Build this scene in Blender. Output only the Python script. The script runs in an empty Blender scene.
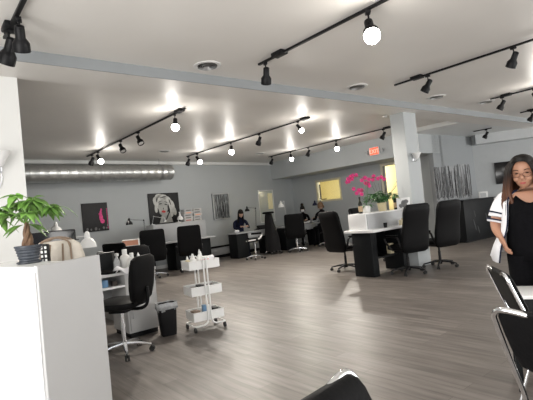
import bpy, bmesh, math, random
from mathutils import Vector, Matrix, Euler
R = math.radians; PI = math.pi
rnd = random.Random(7)
S = bpy.context.scene; COL = S.collection
V = Vector

# ------------------------------------------------------------------ materials
def mat(name, col, rough=.5, metal=0., var=.06, scale=8., bump=0., emit=0., ecol=None, spec=.5, trans=0.):
    m = bpy.data.materials.new(name); m.use_nodes = True
    nt = m.node_tree; b = nt.nodes['Principled BSDF']
    b.inputs['Roughness'].default_value = rough; b.inputs['Metallic'].default_value = metal
    b.inputs['Specular IOR Level'].default_value = spec
    if trans: b.inputs['Transmission Weight'].default_value = trans
    tc = nt.nodes.new('ShaderNodeTexCoord'); n = nt.nodes.new('ShaderNodeTexNoise')
    n.inputs['Scale'].default_value = scale; n.inputs['Detail'].default_value = 3
    nt.links.new(tc.outputs['Object'], n.inputs['Vector'])
    r = nt.nodes.new('ShaderNodeValToRGB')
    c = V(col)
    r.color_ramp.elements[0].position = .3; r.color_ramp.elements[1].position = .7
    r.color_ramp.elements[0].color = (*[x*(1-var) for x in c], 1)
    r.color_ramp.elements[1].color = (*[min(1, x*(1+var)) for x in c], 1)
    nt.links.new(n.outputs['Fac'], r.inputs['Fac']); nt.links.new(r.outputs['Color'], b.inputs['Base Color'])
    if bump:
        bp = nt.nodes.new('ShaderNodeBump'); bp.inputs['Strength'].default_value = bump; bp.inputs['Distance'].default_value = .01
        nt.links.new(n.outputs['Fac'], bp.inputs['Height']); nt.links.new(bp.outputs['Normal'], b.inputs['Normal'])
    if emit:
        b.inputs['Emission Color'].default_value = (*(ecol or col), 1); b.inputs['Emission Strength'].default_value = emit
    return m

def floor_mat():
    m = bpy.data.materials.new('wood_plank_floor'); m.use_nodes = True
    nt = m.node_tree; L = nt.links; b = nt.nodes['Principled BSDF']
    tc = nt.nodes.new('ShaderNodeTexCoord')
    mp = nt.nodes.new('ShaderNodeMapping'); mp.inputs['Rotation'].default_value = (0, 0, PI/2)
    L.new(tc.outputs['Object'], mp.inputs['Vector'])
    br = nt.nodes.new('ShaderNodeTexBrick'); br.offset = .37
    br.inputs['Scale'].default_value = 1.; br.inputs['Brick Width'].default_value = 1.22; br.inputs['Row Height'].default_value = .15
    br.inputs['Mortar Size'].default_value = .0015; br.inputs['Mortar Smooth'].default_value = .3
    br.inputs['Color1'].default_value = (.150, .134, .123, 1); br.inputs['Color2'].default_value = (.205, .185, .170, 1)
    br.inputs['Mortar'].default_value = (.07, .06, .055, 1)
    L.new(mp.outputs['Vector'], br.inputs['Vector'])
    mp2 = nt.nodes.new('ShaderNodeMapping'); mp2.inputs['Scale'].default_value = (9, .8, 1)
    L.new(tc.outputs['Object'], mp2.inputs['Vector'])
    n = nt.nodes.new('ShaderNodeTexNoise'); n.inputs['Scale'].default_value = 2.2; n.inputs['Detail'].default_value = 6
    L.new(mp2.outputs['Vector'], n.inputs['Vector'])
    r = nt.nodes.new('ShaderNodeValToRGB'); r.color_ramp.elements[0].position = .3; r.color_ramp.elements[1].position = .72
    r.color_ramp.elements[0].color = (.66, .65, .64, 1); r.color_ramp.elements[1].color = (1.3, 1.28, 1.26, 1)
    L.new(n.outputs['Fac'], r.inputs['Fac'])
    mx = nt.nodes.new('ShaderNodeMix'); mx.data_type = 'RGBA'; mx.blend_type = 'MULTIPLY'; mx.inputs[0].default_value = .9
    L.new(br.outputs['Color'], mx.inputs[6]); L.new(r.outputs['Color'], mx.inputs[7]); L.new(mx.outputs[2], b.inputs['Base Color'])
    b.inputs['Roughness'].default_value = .40; b.inputs['Specular IOR Level'].default_value = .42
    bp = nt.nodes.new('ShaderNodeBump'); bp.inputs['Strength'].default_value = .12; bp.inputs['Distance'].default_value = .004
    L.new(n.outputs['Fac'], bp.inputs['Height']); L.new(bp.outputs['Normal'], b.inputs['Normal'])
    return m

M = dict(
 wall=mat('grey_wall_paint', (.43, .455, .465), .6, var=.02, scale=1.5),
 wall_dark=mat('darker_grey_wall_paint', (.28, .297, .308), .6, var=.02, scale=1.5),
 wall_white=mat('white_wall_paint', (.78, .78, .76), .55, var=.02, scale=2),
 ceil=mat('white_ceiling_paint', (.78, .755, .72), .42, var=.02, scale=1.2, spec=.4),
 trim=mat('white_gloss_trim', (.72, .73, .72), .35, var=.02),
 floor=floor_mat(),
 cream=mat('cream_room_paint', (.85, .78, .52), .7, var=.03),
 lampglow=mat('warm_lit_panel', (.95, .88, .62), .6, emit=1.15, ecol=(1, .86, .52)),
 black=mat('black_powder_coat', (.007, .007, .008), .45, var=.2, spec=.2),
 leather=mat('black_leather', (.0035, .0035, .004), .55, var=.2, scale=60, bump=.12, spec=.12),
 fabric=mat('black_fabric', (.004, .004, .005), .95, var=.3, scale=90, bump=.2),
 plastic=mat('black_plastic', (.010, .010, .011), .5, var=.2, spec=.25),
 chrome=mat('chrome', (.85, .86, .88), .12, metal=1, var=.02),
 silver=mat('brushed_silver', (.55, .56, .57), .35, metal=1, var=.05),
 white=mat('white_enamel', (.80, .80, .79), .35, var=.02),
 whitep=mat('white_plastic', (.82, .82, .80), .4, var=.03),
 panel=mat('white_laminate', (.54, .54, .54), .32, var=.02, scale=2),
 laminate=mat('glossy_white_laminate', (.85, .85, .85), .25, var=.01, scale=2),
 greylam=mat('grey_laminate', (.42, .43, .44), .4, var=.03),
 blacklam=mat('black_laminate', (.008, .009, .010), .5, var=.15, scale=20, spec=.14),
 duct=None, bulb=mat('lit_bulb_glass', (1, 1, 1), .3, emit=26, ecol=(1, .96, .88)),
 unlit=mat('lamp_reflector', (.75, .75, .75), .3, metal=.4),
 leaf=mat('green_leaf', (.13, .27, .05), .42, var=.45, scale=14),
 leafd=mat('dark_green_leaf', (.035, .12, .03), .45, var=.4, scale=14),
 bark=mat('braided_trunk_bark', (.13, .075, .045), .8, var=.35, scale=30, bump=.4),
 potblue=mat('slate_blue_ceramic', (.045, .052, .065), .45, var=.3, scale=20, bump=.3),
 potcream=mat('cream_ceramic', (.62, .53, .33), .5, var=.08),
 soil=mat('dark_soil', (.03, .02, .015), .95, var=.3, scale=60, bump=.5),
 pink=mat('magenta_petal', (.72, .05, .24), .55, var=.25, scale=30),
 twig=mat('dry_twig', (.05, .04, .035), .8, var=.3),
 glassd=mat('dark_bottle_glass', (.015, .02, .012), .12, var=.2),
 labelc=mat('kraft_label', (.45, .33, .2), .7),
 canvas_black=mat('black_canvas', (.012, .012, .013), .6, var=.2),
 grey_paint=mat('pale_grey_paint', (.60, .60, .57), .7, var=.15, scale=12),
 dgrey_paint=mat('mid_grey_paint', (.16, .16, .16), .7, var=.2, scale=12),
 red=mat('red_lip_paint', (.55, .03, .03), .5),
 skin=mat('skin', (.43, .22, .14), .5, var=.05, scale=6),
 skin2=mat('pale_skin', (.60, .38, .28), .5, var=.05, scale=6),
 lip=mat('lips', (.42, .10, .09), .4),
 eye=mat('eye_dark', (.02, .012, .01), .2),
 hair=mat('black_hair', (.009, .007, .006), .5, var=.4, scale=40, bump=.3, spec=.2),
 hairb=mat('brown_hair_ends', (.13, .052, .026), .45, var=.4, scale=40, bump=.3),
 hairlb=mat('light_brown_hair', (.16, .09, .045), .6, var=.3, scale=40),
 cotton=mat('white_cotton', (.80, .80, .83), .8, var=.03, scale=20),
 navy=mat('navy_trim', (.010, .013, .035), .8, spec=.2),
 knit=mat('black_knit', (.005, .005, .006), .95, var=.2, scale=50, spec=.08),
 exit=mat('exit_sign_face', (.8, .12, .07), .5, emit=.75, ecol=(1, .16, .08)),
 exitl=mat('exit_letters', (1, .75, .65), .5, emit=.6, ecol=(1, .5, .35)),
 beige=mat('beige_canvas', (.60, .55, .48), .8, var=.1, scale=20),
 brown=mat('brown_strap', (.24, .17, .12), .6),
 salmon=mat('salmon_card', (.75, .36, .24), .6),
 screen=mat('dark_screen', (.008, .008, .010), .15, var=.1),
 bag=mat('clear_grey_liner', (.42, .43, .44), .25, var=.2, scale=30),
 blueitem=mat('blue_bottle', (.12, .25, .42), .4), yellowp=mat('cream_plastic', (.7, .62, .42), .5),
 pane=mat('pale_glass_pane', (.50, .53, .50), .15, var=.03),
 rubber=mat('dark_rubber', (.02, .02, .02), .7),
 jeans=mat('grey_trousers', (.10, .10, .11), .8),
)
def duct_mat():
    m = bpy.data.materials.new('galvanised_spiral_duct'); m.use_nodes = True
    nt = m.node_tree; L = nt.links; b = nt.nodes['Principled BSDF']
    tc = nt.nodes.new('ShaderNodeTexCoord'); w = nt.nodes.new('ShaderNodeTexWave')
    w.bands_direction = 'Z'; w.inputs['Scale'].default_value = 2.6; w.inputs['Distortion'].default_value = .1
    L.new(tc.outputs['Object'], w.inputs['Vector'])
    bp = nt.nodes.new('ShaderNodeBump'); bp.inputs['Strength'].default_value = .2; bp.inputs['Distance'].default_value = .008
    L.new(w.outputs['Fac'], bp.inputs['Height']); L.new(bp.outputs['Normal'], b.inputs['Normal'])
    n = nt.nodes.new('ShaderNodeTexNoise'); n.inputs['Scale'].default_value = 30
    L.new(tc.outputs['Object'], n.inputs['Vector'])
    r = nt.nodes.new('ShaderNodeValToRGB'); r.color_ramp.elements[0].color = (.34, .35, .35, 1); r.color_ramp.elements[1].color = (.56, .57, .56, 1)
    L.new(n.outputs['Fac'], r.inputs['Fac']); L.new(r.outputs['Color'], b.inputs['Base Color'])
    b.inputs['Metallic'].default_value = .75; b.inputs['Roughness'].default_value = .32
    return m
M['duct'] = duct_mat()

# ------------------------------------------------------------------ mesh helpers
def bm_(): return bmesh.new()
def frame(d):
    d = V(d).normalized(); a = V((0, 0, 1)) if abs(d.z) < .95 else V((1, 0, 0))
    x = a.cross(d).normalized(); return x, d.cross(x).normalized(), d
def box(bm, lo, hi, bev=0., T=None):
    lo, hi = V(lo), V(hi); c = (lo+hi)/2; s = hi-lo
    r = bmesh.ops.create_cube(bm, size=1); vs = r['verts']
    for v in vs: v.co = V((v.co.x*s.x, v.co.y*s.y, v.co.z*s.z)) + c
    if bev:
        es = list({e for v in vs for e in v.link_edges})
        rb = bmesh.ops.bevel(bm, geom=es, offset=bev, segments=2 if bev < .02 else 3, affect='EDGES', profile=.5)
        vs = list({v for f in rb['faces'] for v in f.verts} | {v for v in vs if v.is_valid})
    if T is not None:
        for v in vs: v.co = T @ v.co
    return vs
def ring(bm, c, x, y, rx, ry, seg, power=2., a0=0.):
    o = []
    for i in range(seg):
        a = a0 + 2*PI*i/seg; ca, sa = math.cos(a), math.sin(a)
        e = 2/power
        o.append(bm.verts.new(c + x*(rx*math.copysign(abs(ca)**e, ca)) + y*(ry*math.copysign(abs(sa)**e, sa))))
    return o
def skin_rings(bm, rs, cap=True):
    for a, b in zip(rs, rs[1:]):
        n = len(a)
        for i in range(n): bm.faces.new((a[i], a[(i+1) % n], b[(i+1) % n], b[i]))
    if cap:
        bm.faces.new(rs[0][::-1]); bm.faces.new(rs[-1])
def cyl(bm, p0, p1, r0, r1=None, seg=16, cap=True):
    p0, p1 = V(p0), V(p1); r1 = r0 if r1 is None else r1
    x, y, d = frame(p1-p0)
    skin_rings(bm, [ring(bm, p0, x, y, r0, r0, seg), ring(bm, p1, x, y, r1, r1, seg)], cap)
def tube(bm, pts, r, seg=8, closed=False):
    pts = [V(p) for p in pts]; n = len(pts); rs = []; px = None
    for i, p in enumerate(pts):
        if closed: d = pts[(i+1) % n]-pts[i-1]
        else: d = pts[min(i+1, n-1)]-pts[max(i-1, 0)]
        x, y, d = frame(d)
        if px is not None:
            x = (px - d*px.dot(d)).normalized(); y = d.cross(x)
        px = x; rr = r[i] if isinstance(r, (list, tuple)) else r
        rs.append(ring(bm, p, x, y, rr, rr, seg))
    if closed: rs.append(rs[0]); skin_rings(bm, rs, False)
    else: skin_rings(bm, rs, True)
def smooth_path(pts, n=4, closed=False):
    pts = [V(p) for p in pts]; o = []; N = len(pts)
    for i in range(N if closed else N-1):
        p0 = pts[i-1] if (i or closed) else pts[0]; p1 = pts[i]; p2 = pts[(i+1) % N]
        p3 = pts[(i+2) % N] if (closed or i+2 < N) else pts[-1]
        for k in range(n):
            t = k/n
            o.append(.5*((2*p1)+(p2-p0)*t+(2*p0-5*p1+4*p2-p3)*t*t+(3*p1-p0-3*p2+p3)*t**3))
    if not closed: o.append(pts[-1])
    return o
def lathe(bm, prof, c=(0, 0, 0), seg=24, cap=True, axis=(0, 0, 1)):
    x, y, d = frame(axis) if tuple(axis) != (0, 0, 1) else (V((1, 0, 0)), V((0, 1, 0)), V((0, 0, 1)))
    skin_rings(bm, [ring(bm, V(c)+d*z, x, y, max(r, .0004), max(r, .0004), seg) for r, z in prof], cap)
def ball(bm, c, r, u=14, v=10, T=None):
    r = V((r, r, r)) if isinstance(r, (int, float)) else V(r)
    res = bmesh.ops.create_uvsphere(bm, u_segments=u, v_segments=v, radius=1)
    for w in res['verts']:
        w.co = V((w.co.x*r.x, w.co.y*r.y, w.co.z*r.z))
        if T is not None: w.co = T @ w.co
        w.co += V(c)
    return res['verts']
def sheet(bm, fn, nu, nv):
    g = [[bm.verts.new(fn(i/nu, j/nv)) for j in range(nv+1)] for i in range(nu+1)]
    for i in range(nu):
        for j in range(nv): bm.faces.new((g[i][j], g[i+1][j], g[i+1][j+1], g[i][j+1]))
    return g
def obj(name, bm, m, parent=None, smooth=True, solid=0., sub=0, T=None):
    if T is not None: bmesh.ops.transform(bm, matrix=T, verts=bm.verts)
    bmesh.ops.recalc_face_normals(bm, faces=bm.faces)
    me = bpy.data.meshes.new(name); bm.to_mesh(me); bm.free()
    if smooth:
        for p in me.polygons: p.use_smooth = True
        try: me.set_sharp_from_angle(angle=R(38))
        except Exception: pass
    me.materials.append(m if not isinstance(m, str) else M[m])
    o = bpy.data.objects.new(name, me); COL.objects.link(o)
    if parent: o.parent = parent
    if solid:
        s = o.modifiers.new('solid', 'SOLIDIFY'); s.thickness = solid
    if sub:
        s = o.modifiers.new('sub', 'SUBSURF'); s.levels = s.render_levels = sub
    return o
def thing(name, label, cat, loc=(0, 0, 0), rz=0, group=None):
    o = bpy.data.objects.new(name, None); COL.objects.link(o); o.empty_display_size = .1
    o.location = loc; o.rotation_euler = (0, 0, rz); return tag(o, label, cat, group)
def tag(o, label, cat, group=None):
    o['label'] = label; o['category'] = cat
    if group: o['group'] = group
    return o
def struct(name, bm, m, parent=None, smooth=False):
    o = obj(name, bm, m, parent, smooth)
    if not parent: o['kind'] = 'structure'
    return o
def dup(root, loc, rz, label, group=None):
    r = root.copy(); COL.objects.link(r); r.location = loc; r.rotation_euler = (0, 0, rz); r['label'] = label
    if group: r['group'] = group
    for ch in list(root.children):
        c = ch.copy(); COL.objects.link(c); c.parent = r
        for g in ch.children:
            d = g.copy(); COL.objects.link(d); d.parent = c
    return r
def B(lo, hi, bev=0.):
    b = bm_(); box(b, lo, hi, bev); return b
def seg_wall(bm, a, b, z0, z1, th, holes=()):
    """wall from a to b (2-D) with thickness to the left of a->b; holes = (s0, s1, za, zb) in metres along it"""
    a, b = V((*a, 0)), V((*b, 0)); L = (b-a).length; x = (b-a)/L; n = V((-x.y, x.x, 0))
    T = Matrix(((x.x, n.x, 0, a.x), (x.y, n.y, 0, a.y), (0, 0, 1, 0), (0, 0, 0, 1)))
    s = 0
    for h in sorted(holes):
        if h[0] > s: box(bm, (s, 0, z0), (h[0], th, z1), T=T)
        if h[2] > z0: box(bm, (h[0], 0, z0), (h[1], th, h[2]), T=T)
        if h[3] < z1: box(bm, (h[0], 0, h[3]), (h[1], th, z1), T=T)
        s = h[1]
    if s < L: box(bm, (s, 0, z0), (L, th, z1), T=T)
    return T

# ------------------------------------------------------------------ room
H = 3.2
def bwY(X): return 11.93 + .12*(X-2.51)          # the back wall runs slightly askew
struct('floor', B((-1.8, -3.3, -.1), (22, 14.2, 0)), 'floor')
struct('ceiling', B((-1.8, -3.3, H), (22, 14.2, H+.1)), 'ceil')
ANG = math.atan(.12)
ex = V((math.cos(ANG), math.sin(ANG), 0)); ey = V((-math.sin(ANG), math.cos(ANG), 0))
def bwT(X):  # frame standing on the back wall at X: x along wall, y out of the room
    return Matrix(((ex.x, ey.x, 0, X), (ex.y, ey.y, 0, bwY(X)), (0, 0, 1, 0), (0, 0, 0, 1)))
a = (-1.7, bwY(-1.7)); W0 = -1.7
def sAlong(X): return (X-W0)/ex.x
b = bm_(); seg_wall(b, a, (12.3, bwY(12.3)), 0, H, .15, [(sAlong(10.2), sAlong(10.94), 1.0, 2.14)])
struct('wall_back', b, 'wall')
b = bm_()
# left wall with the big shop window near the viewer (outward = -x)
seg_wall(b, (-1.6, -3.2), (-1.6, 12), 0, H, .15, [(1.2, 6.4, .35, 2.75)])
struct('wall_left', b, 'wall')
b = bm_(); seg_wall(b, (22, -3.0), (-1.75, -3.0), 0, H, .15, [(3.0, 8.0, .35, 2.7), (13.0, 17.2, .35, 2.7), (18.2, 22.6, .35, 2.7)])
struct('wall_front', b, 'wall')
RD = V((.53, -.848, 0)); RN = V((.848, .53, 0))
ra = V((14.12, 6.75, 0)); rb = ra + RD*11.6
b = bm_(); seg_wall(b, ra[:2], rb[:2], 0, H, .15)
struct('wall_right', b, mat('light_grey_wall_paint', (.43, .45, .46), .55, var=.02))
# branch wall (far right) and the alcove block
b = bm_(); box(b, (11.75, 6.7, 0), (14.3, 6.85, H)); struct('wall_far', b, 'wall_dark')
b = bm_()
seg_wall(b, (12.15, 13.15), (12.15, 6.7), 0, H, .13, [(13.15-11.72, 13.15-10.62, 1.58, 2.27), (13.15-8.72, 13.15-7.95, 0, 2.46)])
struct('wall_alcove', b, 'wall')
# lit room behind the alcove wall
b = bm_(); box(b, (14.0, 6.85, 0), (14.1, 13.3, H)); box(b, (12.3, 13.3, 0), (14.1, 13.4, H)); struct('wall_side_room', b, 'cream')
b = bm_(); box(b, (12.28, 6.86, 2.7), (14.0, 13.3, 2.75)); struct('trim_1', b, 'cream')
# beam, soffits
b = bm_(); box(b, (-1.6, 4.75, 3.08), (22, 5.30, H)); t2 = struct('trim_2', b, 'ceil')
struct('beam_face', B((-1.6, 4.735, 3.08), (22, 4.75, H)), 'wall_dark', t2)
b = bm_(); box(b, (11.0, 6.7, 2.56), (12.15, 13.1, H)); struct('trim_3', b, 'wall')
b = bm_(); box(b, (10.75, 5.3, 3.09), (15.2, 6.7, H)); struct('trim_4', b, 'trim')
b = bm_(); sa = ra - RN*.42 + RD*.12
T = Matrix(((RD.x, RN.x, 0, sa.x), (RD.y, RN.y, 0, sa.y), (0, 0, 1, 0), (0, 0, 0, 1)))
box(b, (0, 0, 2.80), (11.0, .42, H), T=T); struct('trim_5', b, mat('pale_grey_soffit_paint', (.52, .54, .55), .55, var=.02))
b = bm_(); box(b, (0, -.09, 3.1), (13.6, 0, H), .02, T=bwT(W0+.0)); struct('trim_6', b, 'trim')
b = bm_(); box(b, (0, -.015, 0), (13.9, 0, .10), .004, T=bwT(W0)); struct('baseboard_back', b, 'trim')
b = bm_(); box(b, (11.77, 6.685, 0), (14.0, 6.7, .1)); struct('baseboard_far', b, 'trim')
# pillars
struct('wall_pillar_left', B((-1.6, 5.26, 0), (1.05, 5.62, 3.08)), 'wall_white')
struct('wall_pillar_right', B((7.80, 4.99, 0), (8.24, 5.30, 3.08)), 'wall')
# baseboard heater on the back wall
t = thing('baseboard_heater', 'long grey baseboard heater low on the back wall', 'heater', (7.1, bwY(7.1), 0), ANG)
o = obj('heater_cover', B((0, -.09, .10), (3.2, 0, .34), .012), 'greylam', t)
o = obj('heater_slot', B((.02, -.094, .34), (3.18, -.004, .40)), 'black', t)
o = obj('heater_kick', B((.02, -.07, .0), (3.18, 0, .10)), 'black', t)

# windows / doors in the structure
def win_frame(bm, x0, x1, z0, z1, w=.05, d=.05, T=None, y0=-.02):
    for lo, hi in (((x0-w, y0, z0-w), (x0, y0+d, z1+w)), ((x1, y0, z0-w), (x1+w, y0+d, z1+w)),
                   ((x0, y0, z0-w), (x1, y0+d, z0)), ((x0, y0, z1), (x1, y0+d, z1+w))): box(bm, lo, hi, .004, T=T)
def TX(x, y):  # plane frame on the alcove wall, seen from the hall: local x runs towards -Y
    return Matrix(((0, 1, 0, x), (-1, 0, 0, y), (0, 0, 1, 0), (0, 0, 0, 1)))
glass = bpy.data.materials.new('clear_window_glass'); glass.use_nodes = True
gb = glass.node_tree.nodes['Principled BSDF']; gb.inputs['Transmission Weight'].default_value = 1; gb.inputs['Roughness'].default_value = 0
gb.inputs['IOR'].default_value = 1.02; gb.inputs['Base Color'].default_value = (.97, .98, .97, 1)
b = bm_(); win_frame(b, 0, 1.1, 1.58, 2.27, .07, .05, TX(12.15, 11.72)); w1 = struct('window_1', b, mat('cream_window_trim', (.62, .58, .44), .5))
struct('window_1_pane', B((12.2, 10.62, 1.58), (12.206, 11.72, 2.27)), glass, w1)
b = bm_(); box(b, (12.17, 11.60, 1.62), (12.2, 11.64, 2.18)); box(b, (12.17, 11.35, 1.60), (12.2, 11.6, 1.63)); struct('window_latch', b, 'twig', w1)
b = bm_(); win_frame(b, 0, .74, 1.0, 2.14, .035, .05, bwT(10.2)); w2 = struct('window_2', b, 'trim')
b = bm_(); box(b, (.0, .03, 1.0), (.74, .05, 2.14), T=bwT(10.2)); struct('window_pane', b, 'pane', w2)
b = bm_(); box(b, (.5, -.005, 1.45), (.72, .028, 2.05), T=bwT(10.2)); struct('window_lit_edge', b, mat('cream_lit_edge', (.75, .68, .42), .7, emit=.12), w2)  # yellow light on the window's right edge, put in as a faintly glowing strip
b = bm_(); win_frame(b, 0, .77, .0, 2.46, .09, .05, TX(12.15, 8.72)); d1 = struct('door_1', b, mat('cream_door_trim', (.66, .62, .50), .5))
# shop windows (outside the view, they bring in the daylight)
def shopwin(n, T, w, z0, z1, k):
    b = bm_(); win_frame(b, 0, w, z0, z1, .06, .08, T)
    for i in range(1, k): box(b, (w*i/k-.03, -.01, z0), (w*i/k+.03, .06, z1), T=T)
    o = struct(n, b, 'trim'); return o
shopwin('window_3', Matrix(((0, -1, 0, -1.6), (1, 0, 0, -2.0), (0, 0, 1, 0), (0, 0, 0, 1))), 5.2, .35, 2.75, 3)
for n, x, w in (('window_4', 22-3, 5.), ('window_5', 22-13, 4.2), ('window_6', 22-18.2, 4.4)):
    shopwin(n, Matrix(((-1, 0, 0, x), (0, -1, 0, -3.0), (0, 0, 1, 0), (0, 0, 0, 1))), w, .35, 2.7, 3)
# light switch on branch wall

# ------------------------------------------------------------------ duct
t = thing('air_duct', 'large round silver spiral duct along the top of the back wall', 'duct', (0, 0, 0))
p0 = V((-1.55, bwY(-1.55)-.5, 2.79)); p1 = V((6.2, bwY(6.2)-.5, 2.81)); dv = p1-p0
b = bm_(); n = 36
prof = []
for i in range(n):
    z = dv.length*i/n
    prof += [(.222, z), (.222, z+dv.length/n*.86), (.225, z+dv.length/n*.9), (.225, z+dv.length/n*.97)]
prof += [(.222, dv.length-.01), (.2, dv.length)]
lathe(b, prof, (0, 0, 0), 40)
o = obj('duct_pipe', b, 'duct', t); o.rotation_euler = dv.to_track_quat('Z', 'Y').to_euler(); o.location = p0
for s in (.35, .72, .955):
    c = p0 + dv*s
    b = bm_(); cyl(b, c+V((0, 0, .22)), (c.x, c.y, H), .008, seg=6)
    x, y, d = frame(dv); skin_rings(b, [ring(b, c+d*k, x, y, .236, .236, 32) for k in (-.02, .02)], False)
    obj('hanger_strap', b, 'silver', t)

# ------------------------------------------------------------------ ceiling: tracks, spots, vents
def track(name_lbl, x, y0, y1, canopy, zc=H):
    t = thing('track_rail', name_lbl, 'light track', (x, (y0+y1)/2, zc-.03)); L = abs(y1-y0)/2
    obj('rail', B((-.018, -L, -.012), (.018, L, .012), .003), 'black', t)
    for i, cy in enumerate(canopy):
        yy = cy-(y0+y1)/2
        b = bm_(); box(b, (-.055, yy-.09, -.018), (.055, yy+.09, .03), .008); obj('power_feed', b, 'black', t)
    ns = max(2, int(L*2/1.5))
    return t
track('black ceiling track at the top left corner with two dark spotlights', .82, 4.44, -1.2, [4.2])
track('long black ceiling track in front of the beam, top centre', 3.46, 4.10, -.8, [3.72])
track('long black ceiling track in front of the beam, right of centre', 6.14, 4.02, -.6, [3.62])
track('black ceiling track in front of the beam near the right frame edge', 9.22, 3.90, -.4, [3.6])
track('short black ceiling track at the far right edge of the photo', 11.85, 4.35, 1.0, [4.1])
track('black ceiling track behind the beam over the left stations', 3.64, 6.25, 11.2, [6.45])
track('black ceiling track behind the beam over the middle of the salon', 6.42, 6.2, 11.2, [6.35])
track('black ceiling track behind the beam running beside the exit sign soffit', 9.56, 6.35, 11.3, [6.6])
t = track('very short black track on the lowered ceiling right of the column', 12.75, 5.45, 5.95, [], 3.09)

def make_spot(lit, name='track_spotlight'):
    """head hanging from its rail; local origin at the rail, lamp axis along local -Y/-Z"""
    t = thing(name, '', 'spotlight')
    b = bm_(); box(b, (-.02, -.035, -.028), (.02, .035, 0), .005); cyl(b, (0, 0, -.02), (0, 0, -.11), .008, seg=8); obj('stem', b, 'black', t)
    d = V((0, -.55, -.83)).normalized()
    c = V((0, .0, -.13)) - d*.06
    b = bm_(); lathe(b, [(.02, -.01), (.036, 0), (.037, .085), (.046, .10), (.062, .125), (.063, .19), (.056, .19), (.05, .17)], c, 20, axis=d)
    cyl(b, (0, .03, -.11), (0, -.03, -.11), .012, seg=8)
    h = obj('housing', b, 'black', t)
    b = bm_()
    if lit:
        p = c + d*.185; ball(b, p, (.066, .066, .066), 16, 12); obj('bulb', b, 'bulb', t)
    else:
        lathe(b, [(.001, .172), (.05, .176)], c, 16, False, axis=d); obj('bulb', b, 'unlit', t)
    return t
SU = make_spot(False); SL = make_spot(True); useS = {0: True, 1: True}
lights = []
def spot(x, y, lit, rz, label, zc=H, tilt=0, sc=1.):
    src = SL if lit else SU; loc = (x, y, zc-.04); g = 'track spotlights on the ceiling'
    if useS[int(lit)]:
        o = src; o.location = loc; o.rotation_euler = (0, 0, rz); o['label'] = label; o['group'] = g; useS[int(lit)] = False
    else: o = dup(src, loc, rz, label, g)
    o.scale = (sc, sc, sc)
    if lit: lights.append((x, y, zc, rz))
    return o
# rz turns the head's aim: local -Y rotated by rz
spot(.81, 4.22, 0, R(-160), 'unlit black spotlight lower of the pair at the top left corner', sc=1.15)
spot(.84, 3.95, 0, R(165), 'unlit black spotlight upper of the pair at the top left corner', sc=1.05)
spot(3.46, 3.98, 0, R(150), 'unlit black spotlight at the near end of the top centre track')
spot(3.47, 2.47, 1, R(-45), 'glaring lit spotlight at the top edge, left of the top right track', sc=1.15)
spot(6.14, 3.45, 0, R(200), 'unlit black spotlight nearest the end of the track right of centre')
spot(6.14, 2.25, 0, R(160), 'unlit black spotlight near the top right corner of the photo')
spot(9.22, 3.68, 0, R(190), 'unlit black spotlight beside a ceiling vent near the right frame edge')
spot(9.22, 3.10, 1, R(-30), 'lit spotlight cut by the right frame edge above the woman')
spot(11.85, 4.10, 0, R(180), 'dark spotlight on the far right edge track, below the lit one')
spot(12.75, 5.6, 0, R(200), 'dark spotlight on the very short track on the lowered ceiling', zc=3.09)
spot(3.64, 6.62, 1, R(-35), 'brightest lit spotlight behind the beam, nearest on the left track')
spot(3.64, 8.12, 0, R(10), 'dark spotlight second from the near end of the left track')
spot(3.64, 9.02, 0, R(10), 'dark spotlight third from the near end of the left track')
spot(3.64, 10.42, 1, R(20), 'small lit spotlight near the duct end of the left track')
spot(3.64, 10.85, 0, R(-160), 'dark spotlight at the very far end of the left track above the duct')
spot(6.42, 6.55, 1, R(30), 'lit spotlight on the near end of the middle track behind the beam', sc=.8)
spot(6.42, 7.85, 0, R(180), 'dark spotlight second from the near end of the middle track')
spot(6.42, 8.98, 1, R(-40), 'lit spotlight halfway along the middle track')
spot(6.42, 10.62, 1, R(20), 'small lit spotlight near the wall end of the middle track')
spot(6.42, 11.12, 0, R(190), 'dark spotlight at the wall end of the middle track above the grey mirror')
spot(9.56, 6.72, 0, R(190), 'dark spotlight left of the column, above the exit sign')
spot(9.56, 8.32, 1, R(-40), 'lit spotlight left of the exit sign in front of the soffit')
spot(9.56, 9.43, 0, R(180), 'dark spotlight third from the column on the soffit track')
spot(9.56, 10.22, 1, R(-35), 'lit spotlight near the left corner of the soffit')
spot(9.56, 11.15, 0, R(185), 'dark spotlight at the wall end of the soffit track')

def vent(x, y, label, first=[None]):
    if first[0] is None:
        t = thing('ceiling_vent', label, 'vent', (x, y, H), 0, 'round ceiling vents')
        b = bm_(); lathe(b, [(.165, 0), (.165, -.008), (.13, -.014), (.118, -.008), (.118, 0)], seg=32, cap=False); obj('vent_rim', b, 'white', t)
        b = bm_(); lathe(b, [(.001, -.004), (.118, -.004)], seg=24, cap=False); obj('vent_opening', b, 'black', t)
        b = bm_()
        for r in (.03, .055, .08, .10): lathe(b, [(r, -.004), (r+.012, -.024), (r+.014, -.022), (r+.002, -.002)], seg=24, cap=False)
        obj('louvre_ring', b, 'silver', t); first[0] = t
    else: dup(first[0], (x, y, H), 0, label)
vent(2.94, 4.44, 'round ceiling vent with dark louvres, nearest, top centre left')
vent(5.66, 4.38, 'round ceiling vent in front of the beam, right of the centre track')
vent(7.85, 4.28, 'round ceiling vent in front of the beam above the column')
vent(9.52, 4.12, 'round ceiling vent in front of the beam, rightmost, beside the dark spotlight')
vent(5.36, 10.48, 'small round ceiling vent behind the beam above the duct end')
vent(8.75, 10.75, 'small round ceiling vent behind the beam above the pale window')
b = bm_(); lathe(b, [(.001, 0), (.06, 0), (.06, -.02), (.045, -.035), (.001, -.035)], seg=20, cap=False)
o = obj('smoke_detector', b, 'white'); o.location = (8.3, 5.75, H); tag(o, 'small white smoke detector on the ceiling left of the column', 'smoke detector')

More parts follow.
